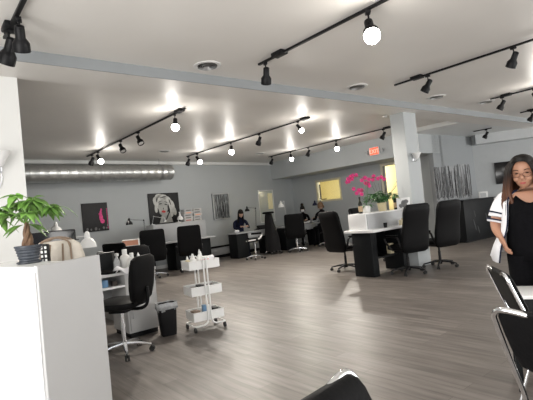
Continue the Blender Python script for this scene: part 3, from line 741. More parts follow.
# ------------------------------------------------------------------ desk lamps
def desk_lamp(label, base, shade, m, elbow=None, sr=.085, group=None, tower=None):
    """swing-arm lamp: base on a table, elbow, shade pointing down"""
    base, shade = V(base), V(shade); t = thing('desk_lamp', label, 'lamp', base, 0, group)
    e = (V(elbow) if elbow else base*.5+shade*.5+V((0, 0, .22)))-base; s = shade-base
    b = bm_(); lathe(b, [(.085, 0), (.085, .012), (.03, .02), (.012, .03), (.012, .06)], seg=20); obj('lamp_base', b, m, t)
    b = bm_(); sd = e.cross(V((0, 0, 1))); sd = sd.normalized() if sd.length > 1e-4 else V((1, 0, 0))
    for k in (-.012, .012): tube(b, [V((0, 0, .05))+sd*k, e+sd*k], .0038, 6)
    ball(b, e, .02, 10, 8); obj('lower_arm', b, m, t)
    b = bm_()
    for k in (-.012, .012): tube(b, [e+sd*k, s+V((0, 0, .06))+sd*k], .0038, 6)
    obj('upper_arm', b, m, t)
    b = bm_(); lathe(b, [(sr*.26, sr*1.0), (sr*.32, sr*.9), (sr*.34, sr*.42), (sr*.66, sr*.22), (sr*.92, -sr*.22), (sr, -sr*.75), (sr*.97, -sr*.75), (sr*.86, -sr*.2), (sr*.5, sr*.1), (.001, sr*.2)], s, 24, False); ball(b, s+V((0, 0, sr)), sr*.28, 12, 8); obj('lamp_shade', b, m, t)
    return t
import sys
# ------------------------------------------------------------------ near manicure desk
t = thing('manicure_desk', 'white manicure desk with a cabinet door behind the nearest black chair', 'desk', (1.30, 5.42, 0))
obj('tabletop', B((0, 0, .79), (1.2, .55, .83), .006), 'laminate', t)
b = bm_(); box(b, (.78, 0, .06), (1.18, .52, .79), .004); obj('cabinet', b, 'panel', t)
d = obj('door', B((.80, -.018, .09), (1.16, 0, .52), .005), 'panel', t)
b = bm_(); tube(b, [(.83, -.018, .24), (.83, -.045, .25), (.83, -.045, .37), (.83, -.018, .38)], .006); obj('handle', b, 'silver', d)
obj('cabinet_base', B((.80, .02, 0), (1.16, .50, .06)), 'black', t)
obj('shelf', B((.03, 0, .64), (.78, .5, .665), .003), 'laminate', t)
obj('side_leg', B((0, 0, 0), (.03, .52, .79), .003), 'panel', t)
obj('shelf_back', B((.03, .49, .30), (.78, .51, .79)), 'greylam', t)
for i, (x, w, h_, m_) in enumerate(((.42, .09, .07, 'greylam'), (.56, .07, .09, 'blueitem'), (.68, .06, .06, 'twig'))):
    o = obj('supply_box', B((-w/2, -.04, 0), (w/2, .04, h_), .005), m_); o.location = (1.3+x, 5.52, .665)
    tag(o, ['small grey box on the open shelf of the near manicure desk', 'small blue box on the open shelf of the near manicure desk', 'small dark box on the open shelf of the near manicure desk'][i], 'box', 'supplies on the near desk shelf')
t = thing('desk_file_box', 'upright black box standing on the near manicure desk', 'box', (1.99, 5.72, .83), R(-30))
obj('box_body', B((-.10, -.08, 0), (.08, .08, .24), .006), 'blacklam', t); obj('box_lip', B((-.104, -.084, .225), (.084, .084, .245), .004), 'plastic', t)
t = thing('desk_tray', 'round black tray on the near manicure desk', 'tray', (1.93, 5.50, .83))
b = bm_(); lathe(b, [(.001, .004), (.12, .004), (.14, .03), (.148, .03), (.128, 0), (.001, 0)], seg=28, cap=False); obj('tray_dish', b, 'plastic', t)
def spray(loc, label, sc=1., m_='whitep'):
    t = thing('spray_bottle', label, 'bottle', loc); t.scale = (sc,)*3
    b = bm_(); lathe(b, [(.03, 0), (.034, .01), (.034, .10), (.025, .13), (.012, .15), (.012, .165)], seg=18); obj('bottle_body', b, m_, t)
    b = bm_(); box(b, (-.012, -.05, .165), (.012, .02, .195), .005); tube(b, [(0, -.02, .17), (0, -.035, .14)], .005, 6); obj('trigger', b, 'white', t)
spray((2.04, 5.53, .834), 'clear dark spray bottle with white trigger on the near desk tray', 1.15, 'bag')
b = bm_(); sheet(b, lambda a, c: V(((a-.5)*.17, (c-.5)*.14, .04+.022*math.sin(a*7)+.02*math.cos(c*9+a*3)-.035*((a-.5)**2+(c-.5)**2)*3)), 10, 10)
o = obj('folded_towel', b, 'cotton', solid=.008); o.location = (2.04, 5.41, .835); tag(o, 'crumpled white towel in front of the spray bottle on the near desk', 'towel')
def wbottle(loc, label, r, h, group, m_='whitep', nozzle=True):
    t = thing('plastic_bottle', label, 'bottle', loc, 0, group)
    b = bm_(); lathe(b, [(r*.9, 0), (r, h*.04), (r, h*.6), (r*.8, h*.68), (r*.4, h*.74), (r*.4, h*.8)], seg=18); obj('bottle_body', b, m_, t)
    b = bm_(); lathe(b, [(r*.5, h*.74), (r*.5, h*.82), (r*.14, h*1.0)] if nozzle else [(r*.5, h*.74), (r*.5, h*.95), (r*.4, h*.97)], seg=12); obj('nozzle', b, 'white', t)
g = 'white bottles on the near manicure desk'
wbottle((2.16, 5.56, .83), 'tall white pump bottle on the near desk, behind the nearest chair', .062, .27, g, nozzle=False)
wbottle((2.20, 5.44, .83), 'white bottle on the near desk, in front of the tall one', .05, .22, g, nozzle=False)
wbottle((2.38, 5.66, .83), 'small white bottle on the near desk, rightmost', .035, .19, g)
# trash can
t = thing('trash_can', 'tapered black waste bin with a clear liner beside the near desk cabinet', 'waste bin', (2.70, 5.34, 0), R(-15))
t.location = (2.46, 5.14, 0)
b = bm_(); skin_rings(b, [ring(b, V((0, 0, z)), V((1, 0, 0)), V((0, 1, 0)), w, d_, 32, 4) for w, d_, z in ((.088, .07, 0), (.095, .075, .01), (.118, .095, .37), (.125, .10, .375), (.125, .10, .39), (.112, .088, .385), (.09, .07, .05))]); obj('bin_body', b, 'plastic', t)
b = bm_(); rs = []
q = random.Random(5)
for w, z in ((.112, .30), (.118, .392), (.127, .402), (.131, .37), (.134, .33)):
    r_ = ring(b, V((0, 0, z)), V((1, 0, 0)), V((0, 1, 0)), w, w*.8, 32, 4); 
    for v in r_: v.co += V((q.uniform(-.003, .003), q.uniform(-.003, .003), q.uniform(-.008, .008)))
    rs.append(r_)
skin_rings(b, rs, False); obj('bin_liner', b, 'bag', t, solid=.001)

# ------------------------------------------------------------------ trolley
t = thing('utility_trolley', 'white three-tier metal trolley on casters in the middle of the floor', 'trolley', (2.90, 4.98, 0), R(-10))
def basket(bm, z, w=.40, d=.30, h=.105):
    for lo, hi in (((-w/2, -d/2, z), (w/2, -d/2+.006, z+h)), ((-w/2, d/2-.006, z), (w/2, d/2, z+h)), ((-w/2, -d/2+.006, z), (-w/2+.006, d/2-.006, z+h)), ((w/2-.006, -d/2+.006, z), (w/2, d/2-.006, z+h)), ((-w/2+.006, -d/2+.006, z), (w/2-.006, d/2-.006, z+.006))): box(bm, lo, hi)
    tube(bm, smooth_path([(-w/2, -d/2, z+h), (w/2, -d/2, z+h), (w/2, d/2, z+h), (-w/2, d/2, z+h)], 3, True) if False else [(-w/2, -d/2, z+h), (w/2, -d/2, z+h), (w/2, d/2, z+h), (-w/2, d/2, z+h)], .006, 6, True)
for z, n_ in ((.13, 'basket'), (.44, 'basket'), (.76, 'basket')):
    b = bm_(); basket(b, z); obj(n_, b, 'white', t)
for s in (-1, 1):
    for k in (-1, 1):
        b = bm_(); y = s*.163
        tube(b, smooth_path([(k*.022, y, .88), (k*.022, y, .5), (k*.024, y, .16), (k*.06, y, .085), (k*.13, y, .075), (k*.19, y*.98, .075), (k*.205, y*.7, .075), (k*.205, 0, .075)], 5), .0105, 10); obj('frame_tube', b, 'white', t)
    b = bm_(); tube(b, smooth_path([(-.022, s*.163, .88), (0, s*.163, .90), (.022, s*.163, .88)], 4), .0105, 10); obj('handle', b, 'white', t)
for sx in (-1, 1):
    for sy in (-1, 1):
        b = bm_(); c = V((sx*.195, sy*.15, .03)); cyl(b, c-V((.011, 0, 0)), c+V((.011, 0, 0)), .03, seg=18); cyl(b, c+V((0, 0, .02)), c+V((0, 0, .045)), .012, seg=8); obj('caster', b, 'rubber', t)
TT = Matrix.Translation((2.90, 4.98, 0)) @ Matrix.Rotation(R(-10), 4, 'Z')
g = 'bottles in the top basket of the white trolley'
for x, y, r, h, m_, lb in ((-.02, -.06, .032, .235, 'whitep', 'white squeeze bottle with pointed nozzle, tallest in the trolley top basket'), (-.10, -.04, .03, .19, 'whitep', 'white squeeze bottle left of the tallest in the trolley'), (-.15, .04, .03, .16, 'yellowp', 'cream bottle at the left end of the trolley top basket'), (.04, .06, .03, .20, 'whitep', 'white bottle behind the pink lettered tub in the trolley'), (-.07, .08, .03, .18, 'whitep', 'white bottle at the back left of the trolley top basket')):
    wbottle(TT @ V((x, y, .767)), lb, r, h, g, m_)
p = TT @ V((.04, -.08, .767)); t = thing('lotion_tub', 'white tub with pink lettering in the trolley top basket', 'tub', p)
b = bm_(); lathe(b, [(.045, 0), (.048, .01), (.048, .13), (.042, .14)], seg=20); obj('tub_body', b, 'whitep', t)
b = bm_(); lathe(b, [(.0486, .07), (.0486, .11)], seg=20, cap=False); obj('tub_label', b, mat('pink_print', (.7, .25, .28), .6), t)
b = bm_(); tube(b, [(-.06, 0, 0), (.07, .01, .01)], [.033, .034], 14)
o = obj('towel_roll', b, 'cotton'); o.location = TT @ V((.125, .02, .86)); tag(o, 'rolled white towel lying on top of the trolley, right end', 'towel', 'towel rolls on the trolley')
b = bm_(); tube(b, [(-.05, 0, 0), (.07, -.01, 0)], [.032, .032], 14)
o = obj('towel_roll', b, 'cotton'); o.location = TT @ V((.125, -.05, .80)); tag(o, 'rolled white towel below the other one in the trolley top basket', 'towel', 'towel rolls on the trolley')
g = 'supplies in the lower trolley baskets'
q = random.Random(8)
for i, (x, y, z, s, m_, lb) in enumerate(((-.12, -.03, .447, (.10, .16, .085), 'twig', 'dark box in the middle trolley basket, left'), (.0, .02, .447, (.09, .18, .10), 'plastic', 'black box in the middle trolley basket, centre'), (.11, .0, .447, (.09, .15, .09), 'twig', 'dark box in the middle trolley basket, right'),
    (-.13, -.02, .137, (.09, .12, .11), 'brown', 'brown box in the bottom trolley basket, left'), (-.01, -.02, .137, (.05, .08, .16), 'blueitem', 'blue bottle-shaped box in the bottom trolley basket'), (.05, -.01, .137, (.05, .08, .145), 'whitep', 'pale box beside the blue one in the bottom trolley basket'), (.13, .02, .137, (.07, .14, .10), 'plastic', 'black box in the bottom trolley basket, right'))):
    o = obj('supply_box', B((-s[0]/2, -s[1]/2, 0), (s[0]/2, s[1]/2, s[2]), .008), m_); o.location = TT @ V((x, y, z)); o.rotation_euler = (0, 0, R(-10)+q.uniform(-.15, .15)); tag(o, lb, 'box', g)

# ------------------------------------------------------------------ desk lamps
desk_lamp('white swing-arm desk lamp with a bell shade just beyond the counter panel', (1.02, 4.62, .81), (1.50, 4.84, 1.265), 'white', (1.05, 4.85, 1.32), .085)
desk_lamp('small white desk lamp above the beige bag behind the counter', (1.36, 6.75, .8), (1.66, 6.67, 1.44), 'white', (1.40, 6.9, 1.30), .075)
desk_lamp('black swing-arm desk lamp left of the portrait', (4.95, 11.15, 1.0), (4.14, 10.19, 1.45), 'black', (4.75, 10.75, 1.47), .08)
# a second white desk that carries the small lamp
t = thing('manicure_desk', 'white desk mostly hidden behind the money tree and counter', 'desk', (1.1, 6.5, 0))
obj('tabletop', B((0, 0, .76), (1.3, .6, .80), .005), 'laminate', t)
for x in (.03, 1.24): obj('side_leg', B((x, .03, 0), (x+.03, .57, .76), .003), 'panel', t)
b = bm_(); lathe(b, [(.05, 0), (.05, .02), (.012, .03), (.01, .55)], seg=12); box(b, (-.05, -.005, .45), (.05, .005, .46)); 
o = obj('polish_stand', b, 'black'); o.location = (1.95, 6.85, .80); tag(o, 'thin black upright stand between the two white lamps', 'stand')

# ------------------------------------------------------------------ station below the portrait
t = thing('manicure_station', 'grey manicure partition with black pedestals below the portrait', 'station', (5.25, 11.15, 0), ANG)
obj('shelf_riser', B((0, .12, .82), (1.78, .50, 1.315), .006), 'greylam', t)
obj('tabletop', B((-.5, -.2, .78), (1.85, .54, .82), .006), 'greylam', t)
obj('pedestal', B((-.46, .0, 0), (-.1, .46, .78), .006), 'blacklam', t)
obj('pedestal', B((.55, .0, 0), (1.0, .46, .78), .006), 'blacklam', t)
obj('pedestal', B((1.45, .0, 0), (1.8, .46, .78), .006), 'blacklam', t)
ST = Matrix.Translation((5.25, 11.15, 0)) @ Matrix.Rotation(ANG, 4, 'Z')
q = random.Random(3)
for k in range(5):
    for j in range(2):
        p = ST @ V((1.28+.33*j+q.uniform(-.02, .02), .33, 1.316+.072*k)); t = thing('supply_carton', f"small red and white carton in the {['left', 'right'][j]} stack below the portrait, {['bottom', 'second from bottom', 'middle', 'second from top', 'top'][k]}", 'box', p, ANG+q.uniform(-.1, .1), 'stacked cartons on the partition below the portrait')
        obj('carton_body', B((-.15, -.09, 0), (.15, .09, .07), .004), mat('carton_white', (.5, .49, .47), .6) if not k+j else bpy.data.materials['carton_white'] if (k+j) % 2 else 'greylam', t)
        obj('carton_print', B((-.1, -.093, .02), (.08, -.09, .05)), mat('red_print', (.42, .12, .11), .6) if not k+j else 'salmon' if (k+j) % 3 == 0 else 'dgrey_paint', t)
desk_lamp('white desk lamp shade beside the cartons below the portrait', ST @ V((1.02, .4, 1.316)), ST @ V((.98, .25, 1.46)), 'white', ST @ V((1.06, .38, 1.6)), .09)
desk_lamp('dark desk lamp at the left end of the partition below the portrait', ST @ V((.12, .35, 1.316)), ST @ V((.45, .25, 1.42)), 'silver', ST @ V((.15, .3, 1.55)), .06)
# reddish and white carton on a far left desk
t = thing('manicure_desk', 'grey desk to the left of the high-back chairs with a salmon carton', 'desk', (3.3, 9.6, 0))
obj('tabletop', B((0, 0, .83), (1.0, .5, .87), .005), 'greylam', t)
for x in (.05, .65): obj('pedestal', B((x, .03, 0), (x+.3, .47, .83), .004), 'blacklam', t)
p = V((3.98, 9.8, .87)); t = thing('supply_carton', 'salmon and white carton on the desk left of the high-back chairs', 'box', p, R(-30))
obj('carton_body', B((-.18, -.1, 0), (.18, .1, .19), .004), 'whitep', t); obj('carton_print', B((-.17, -.103, .06), (.17, -.1, .17)), 'salmon', t)
dup(hb, (3.42, 8.78, 0), heading(60), 'dark low chair at the far left desk below the black picture', 'black salon chairs at the far stations').scale = (1, 1, .86)

# ------------------------------------------------------------------ far desk row with workers
def far_desk(label, loc, L):
    t = thing('manicure_station', label, 'station', loc)
    obj('pedestal', B((0, 0, 0), (.44, .46, .76), .01), 'blacklam', t); obj('pedestal', B((L-.4, .0, 0), (L, .46, .76), .01), 'blacklam', t)
    obj('tabletop', B((-.03, -.05, .76), (L+.03, .5, .80), .006), 'greylam', t)
    obj('apron', B((.44, -.02, .60), (L-.4, .0, .76), .003), 'greylam', t); return t
far_desk('grey-topped manicure desk with black pedestals in front of the seated worker', (8.02, 11.40, 0), 1.6)
far_desk('grey-topped manicure desk in front of the masked worker', (9.95, 11.30, 0), 1.95)
desk_lamp('black swing-arm desk lamp beside the seated worker in dark clothes', (9.02, 11.66, .80), (8.44, 11.28, 1.50), 'black', (8.95, 11.5, 1.52), .08)
desk_lamp('white desk lamp on the far desk left of the masked worker', (10.42, 11.68, .80), (10.06, 11.5, 1.55), 'white', (10.30, 11.6, 1.66), .11)
desk_lamp('dark desk lamp between the masked worker and her customer', (11.80, 11.5, .80), (11.45, 11.25, 1.48), 'navy', (11.75, 11.25, 1.56), .09)
t = thing('speaker_box', 'small black electronic box on the far desk beside the black lamp', 'device', (9.26, 11.68, .80)); obj('device_body', B((-.14, -.08, 0), (.14, .08, .14), .01), 'plastic', t)
b = bm_(); ball(b, (0, 0, .045), (.09, .07, .045)); o = obj('folded_towel', b, 'cotton'); o.location = (8.12, 11.5, .80); tag(o, 'small white towel on the left end of the seated worker desk', 'towel')

# ------------------------------------------------------------------ people
def skin_body(name, chains, m, parent, sub=2, T=None):
    """chains: list of [(point, radius or (rx, ry)), ...]; first point of a later chain may repeat an earlier point to branch"""
    me = bpy.data.meshes.new(name); vs, es, rr, idx = [], [], [], {}
    for ch in chains:
        prev = None
        for p, r in ch:
            k = tuple(round(c, 4) for c in p)
            if k not in idx: idx[k] = len(vs); vs.append(p); rr.append(r if isinstance(r, tuple) else (r, r))
            if prev is not None: es.append((prev, idx[k]))
            prev = idx[k]
    me.from_pydata(vs, es, []); o = bpy.data.objects.new(name, me); COL.objects.link(o)
    md = o.modifiers.new('skin', 'SKIN'); md.use_smooth_shade = True
    if not me.skin_vertices: me.attributes.new('sv', 'FLOAT', 'POINT')
    bpy.context.view_layer.objects.active = o
    for i, v in enumerate(me.skin_vertices[0].data): v.radius = rr[i]; v.use_root = (i == 0)
    s = o.modifiers.new('sub', 'SUBSURF'); s.levels = s.render_levels = sub
    bpy.context.view_layer.update(); dg = bpy.context.evaluated_depsgraph_get()
    m2 = bpy.data.meshes.new_from_object(o.evaluated_get(dg)); bpy.data.objects.remove(o)
    for p in m2.polygons: p.use_smooth = True
    m2.materials.clear(); m2.materials.append(M[m] if isinstance(m, str) else m)
    o = bpy.data.objects.new(name, m2); COL.objects.link(o)
    if parent: o.parent = parent
    return o
def head_mesh(b, c, w, d, h, yaw=0, pitch=0, n=22):
    """lofted head facing local -Y centred on c (h = chin to crown)"""
    T = Matrix.Translation(c) @ Matrix.Rotation(yaw, 4, 'Z') @ Matrix.Rotation(pitch, 4, 'X'); rs = []
    for z, kw, kf, kb in ((-.50, .26, .62, -.05), (-.47, .42, .80, .05), (-.40, .60, .90, .30), (-.30, .76, .92, .60), (-.18, .88, .90, .82), (-.05, .96, .90, .95), (.08, 1.0, .90, 1.0), (.20, .98, .90, 1.0), (.32, .88, .80, .92), (.42, .68, .60, .72), (.48, .40, .34, .42), (.50, .12, .10, .12)):
        r_ = []
        for i in range(24):
            a = 2*PI*i/24; x = math.sin(a)*w/2*kw; y = -math.cos(a)*d/2*(kf if math.cos(a) > 0 else kb); r_.append(b.verts.new(T @ V((x, y, z*h))))
        rs.append(r_)
    skin_rings(b, rs); return T
# --- the standing woman
WL = V((3.86, 1.42, 0))
t = thing('person', 'standing woman with glasses, long dark hair and open white shirt looking down', 'person', WL, R(-70)); t.scale = (1.06, 1.06, 1.015)
# local: faces -Y, her right is -X (left in the photo)
sk = [[((0, .0, .90), (.15, .10)), ((0, 0, 1.0), (.135, .10)), ((0, .01, 1.12), (.14, .105)), ((0, .02, 1.25), (.15, .10)), ((0, .02, 1.325), (.085, .07)), ((0, .01, 1.37), .052), ((0, -.005, 1.42), .05)],
      [((0, .0, .90), (.15, .10)), ((-.09, 0, .82), .095), ((-.10, -.01, .46), .062), ((-.10, .02, .10), .042), ((-.10, .0, .05), .042), ((-.11, -.13, .03), .035)],
      [((0, .0, .90), (.15, .10)), ((.09, 0, .82), .095), ((.10, -.01, .46), .062), ((.10, .02, .10), .042), ((.10, .0, .05), .042), ((.11, -.13, .03), .035)],
      [((0, .02, 1.25), (.15, .10)), ((-.17, .02, 1.28), .058), ((-.215, .02, 1.18), .048), ((-.25, .0, 1.09), .042), ((-.245, -.045, 1.045), .034), ((-.222, -.09, 1.00), .026), ((-.215, -.10, .985), (.028, .018))],
      [((0, .02, 1.25), (.15, .10)), ((.17, .02, 1.28), .058), ((.23, .03, 1.16), .050), ((.26, .01, 1.05), .042), ((.24, -.07, .96), .036), ((.20, -.13, .90), .026), ((.19, -.15, .88), (.028, .018))]]
body = skin_body('body', sk, 'skin', t)
# head with face features merged into one mesh
b = bm_(); HT = head_mesh(b, V((-.02, -.035, 1.485)), .165, .20, .235, R(-8), R(14))
for v in ball(b, (0, 0, 0), (.016, .018, .022), 12, 8): v.co = HT @ (v.co + V((0, -.095, -.025)))
for s in (-1, 1):
    for v in ball(b, (0, 0, 0), (.010, .008, .007), 8, 6): v.co = HT @ (v.co + V((s*.010, -.098, -.038)))
    for v in ball(b, (0, 0, 0), (.010, .018, .028), 10, 8): v.co = HT @ (v.co + V((s*.082, .005, -.01)))
    for v in ball(b, (0, 0, 0), (.026, .014, .024), 12, 8): v.co = HT @ (v.co + V((s*.036, -.070, -.040)))
obj('head', b, 'skin', t)
def onface(nm, m, fn, parent=t):
    b = bm_(); fn(b); bmesh.ops.transform(b, matrix=HT, verts=b.verts); return obj(nm, b, m, parent)
for s in (-1, 1):
    onface('eye', 'eye', lambda b: ball(b, (s*.034, -.083, .006), (.013, .008, .0045), 12, 8))
    onface('eyebrow', 'hair', lambda b: tube(b, smooth_path([(s*.018, -.094, .030), (s*.036, -.092, .037), (s*.054, -.082, .032)], 3), [.0028]*6+[.0016], 6))
def lips(b): ball(b, (0, -.094, -.066), (.022, .008, .0045), 14, 8); ball(b, (0, -.093, -.073), (.019, .008, .005), 14, 8)
onface('mouth', 'lip', lips)
def specs(b):
    for s in (-1, 1):
        tube(b, [(s*.036+math.cos(a)*.027, -.104+abs(math.cos(a)*s*.0), .0+math.sin(a)*.019) for a in [2*PI*i/20 for i in range(20)]], .0018, 6, True)
        tube(b, [(s*.063, -.103, .006), (s*.082, -.05, .006), (s*.086, .01, .0)], .0018, 6)
    tube(b, [(-.010, -.104, .004), (0, -.107, .007), (.010, -.104, .004)], .0018, 6)
onface('glasses', mat('bronze_glasses_frame', (.12, .05, .035), .3), specs)
# hair: cap + long locks
def haircap(b):
    rs = []
    for i in range(9):
        ph = PI/2*i/8.0
        z = .03+.105*math.cos(ph) if i < 9 else 0; rr = math.sin(ph)
        rs.append(ring(b, V((0, .012, .018+.118*math.cos(ph))), V((1, 0, 0)), V((0, 1, 0)), max(.002, .096*rr), max(.002, .114*rr), 28))
    for r_ in rs:
        for v in r_:
            f = max(0, -(v.co.y-.012)/.114); v.co.z += .085*f**1.5*(1 if v.co.z < .10 else max(0, (.136-v.co.z)/.036))
    skin_rings(b, rs, False)
onface('hair', 'hair', haircap)
def curtain(b):
    def fn(uu, vv):
        a = R(-52)+(R(232)+R(0)+R(52))*uu; a = R(-48) + R(276)*uu          # 0 = her left (+X), 90 = back
        z = .035-.30*vv; k = 1.05+.14*math.sin(vv*3)+.25*vv; front = min(1, vv*1.5)
        ca, sa = math.cos(a), math.sin(a); w = 1+.02*math.sin(uu*70)+.015*math.sin(uu*31+vv*6)
        y = .012+.112*sa*k*w*(1 if sa > 0 else (.72+.0*front)); x = .096*ca*k*w*(1.0+.12*vv)
        return V((x, y, z))
    sheet(b, fn, 64, 14)
c1 = onface('hair', 'hair', curtain)
# ramp: dark roots to brown ends
hm = bpy.data.materials.new('long_hair_dark_to_brown'); hm.use_nodes = True; nt = hm.node_tree; pb = nt.nodes['Principled BSDF']; pb.inputs['Roughness'].default_value = .5; pb.inputs['Specular IOR Level'].default_value = .25
tc = nt.nodes.new('ShaderNodeTexCoord'); sp = nt.nodes.new('ShaderNodeSeparateXYZ'); nt.links.new(tc.outputs['Object'], sp.inputs[0])
ns = nt.nodes.new('ShaderNodeTexNoise'); ns.inputs['Scale'].default_value = 25; mp_ = nt.nodes.new('ShaderNodeMapping'); mp_.inputs['Scale'].default_value = (3, 3, .2); nt.links.new(tc.outputs['Object'], mp_.inputs[0]); nt.links.new(mp_.outputs[0], ns.inputs['Vector'])
ma = nt.nodes.new('ShaderNodeMath'); ma.operation = 'MULTIPLY_ADD'; ma.inputs[1].default_value = .12; nt.links.new(ns.outputs['Fac'], ma.inputs[0]); nt.links.new(sp.outputs['Z'], ma.inputs[2])
mr = nt.nodes.new('ShaderNodeMapRange'); mr.inputs['From Min'].default_value = 1.38; mr.inputs['From Max'].default_value = 1.54; nt.links.new(ma.outputs[0], mr.inputs['Value'])
rp = nt.nodes.new('ShaderNodeValToRGB'); rp.color_ramp.elements[0].color = (.095, .038, .020, 1); rp.color_ramp.elements[1].color = (.012, .009, .008, 1); nt.links.new(mr.outputs[0], rp.inputs[0]); nt.links.new(rp.outputs[0], pb.inputs['Base Color'])
c1.data.materials.clear(); c1.data.materials.append(hm); c1.modifiers.new('s', 'SOLIDIFY').thickness = .02
def locks(b):
    for s in (-1, 1):
        for k in range(4):
            x0 = s*(.066+.008*k); pts = [(x0*.45, -.050, .108), (x0*1.05, -.074+.012*k, .055), (x0*1.32, -.070+.012*k, -.04), (x0*1.42+s*.01, -.075+.01*k, -.13), (x0*1.35+s*.012*k, -.10+.008*k, -.22), (x0*1.2+s*.012*k, -.115, -.285-.006*k)]
            sp_ = smooth_path(pts, 4); tube(b, sp_, [.004+.014*math.sin(PI*min(1, .15+.8*i/len(sp_))) for i in range(len(sp_))], 8)
c2 = onface('hair', 'hair', locks); c2.data.materials.clear(); c2.data.materials.append(hm)
# inner black top and trousers
def tub(b, prof, n=28, a0=0, a1=2*PI, closed=True):
    rs = []
    for (cx, cy, z, rx, ry) in prof:
        rs.append([b.verts.new((cx+math.cos(a0+(a1-a0)*i/n)*rx, cy+math.sin(a0+(a1-a0)*i/n)*ry, z)) for i in range(n if closed else n+1)])
    for p_, q_ in zip(rs, rs[1:]):
        m_ = len(p_)
        for i in range(m_ if closed else m_-1): b.faces.new((p_[i], p_[(i+1) % m_], q_[(i+1) % m_], q_[i]))
    return rs
b = bm_(); rs = tub(b, [(0, 0, .80, .185, .145), (0, 0, .90, .185, .145), (0, -.005, 1.02, .175, .14), (0, -.01, 1.14, .178, .148), (0, .0, 1.22, .172, .135), (0, .012, 1.29, .155, .105), (0, .015, 1.325, .11, .085)])
for i, v in enumerate(rs[-1]):     # V neckline dips at the front (angle 270)
    a = 2*PI*i/28; f = max(0, -math.sin(a))
    v.co.z -= .085*f**3; v.co.y -= .02*f
for i, v in enumerate(rs[-2]):
    a = 2*PI*i/28; f = max(0, -math.sin(a)); v.co.z -= .05*f**3
obj('black_top', b, 'knit', t, solid=.006)
b = bm_(); tub(b, [(0, 0, .95, .165, .13), (0, 0, .86, .185, .145), (0, 0, .80, .18, .14)]); obj('trousers', b, 'knit', t)
for s in (-1, 1):
    b = bm_(); tub(b, [(s*.088, 0, .84, .105, .135), (s*.095, -.005, .68, .095, .11), (s*.10, -.01, .46, .078, .085), (s*.10, .01, .25, .072, .078), (s*.10, .02, .09, .07, .075)]); obj('trouser_leg', b, 'knit', t)
    b = bm_(); rs = [ring(b, V((s*.105, y, z)), V((1, 0, 0)), V((0, 0, 1)), w, h_, 16, 2.6) for y, z, w, h_ in ((.075, .045, .03, .035), (.05, .05, .045, .048), (-.02, .05, .046, .048), (-.10, .036, .05, .034), (-.16, .028, .044, .026), (-.19, .022, .02, .018))]; skin_rings(b, rs); obj('shoe', b, 'leather', t)
# open white shirt
b = bm_(); prof = [(-.04, .005, .82, .265, .20), (-.03, .005, .92, .245, .185), (-.01, .0, 1.04, .212, .165), (0, .0, 1.16, .200, .158), (0, .005, 1.25, .192, .140), (0, .015, 1.31, .165, .110), (0, .02, 1.345, .10, .085)]
a0, a1 = R(-42), R(222)
rs = tub(b, prof, 40, a0, a1, False)
for ri, r_ in enumerate(rs):
    for i, v in enumerate(r_):
        if ri < 3: v.co.x += .006*math.sin(i*.9+ri); v.co.y += .006*math.cos(i*1.1)
for i, v in enumerate(rs[0]): v.co.z += .03*math.sin(PI*i/40)-.0 + (.0 if 4 < i < 36 else -.03)
sh = obj('white_shirt', b, 'cotton', t, solid=.006)
for k in (0, 1):
    a = (a0, a1)[k]; pts = [V((cx+math.cos(a)*(rx+.004), cy+math.sin(a)*(ry+.004), z)) for cx, cy, z, rx, ry in prof]; pts[0].z -= .03
    off = V((math.sin(a), -math.cos(a), 0))*(.018 if k else -.018)
    b = bm_(); sp_ = smooth_path([p-off*.0 for p in pts], 3); tube(b, sp_, .006, 6); tube(b, [p - V((math.cos(a+ (.10 if k == 0 else -.10)), 0, 0))*0 + (V((.0, .022, 0)) if True else 0) + V((.012 if k == 0 else -.012, 0, 0)) for p in sp_], .0035, 6); obj('shirt_piping', b, 'navy', sh)
def sleeve(s, pts, rr):
    b = bm_(); P_ = smooth_path(pts, 4); n_ = len(P_); rs = []
    for i, p in enumerate(P_):
        d = P_[min(i+1, n_-1)]-P_[max(i-1, 0)]; x, y, d = frame(d); k = i/(n_-1); r_ = rr[0]*(1-k)+rr[1]*k; rs.append(ring(b, p, x, y, r_*(1+.03*math.sin(i)), r_, 18))
    skin_rings(b, rs, False); o = obj('shirt_sleeve', b, 'cotton', t, solid=.005)
    for kk in (-2, -4):
        p = P_[kk]; d = (P_[kk+1]-P_[kk-1]).normalized(); x, y, d = frame(d); b = bm_(); k = (n_+kk)/(n_-1); r_ = rr[0]*(1-k)+rr[1]*k+.007
        skin_rings(b, [ring(b, p+d*e, x, y, r_, r_, 18) for e in (-.006, .006)], False); obj('cuff_stripe', b, 'navy', o)
sleeve(-1, [(-.10, .015, 1.31), (-.165, .015, 1.28), (-.213, .02, 1.20), (-.245, .008, 1.10)], (.058, .063))
sleeve(1, [(.10, .015, 1.31), (.165, .015, 1.28), (.22, .025, 1.19), (.25, .01, 1.09)], (.058, .063))
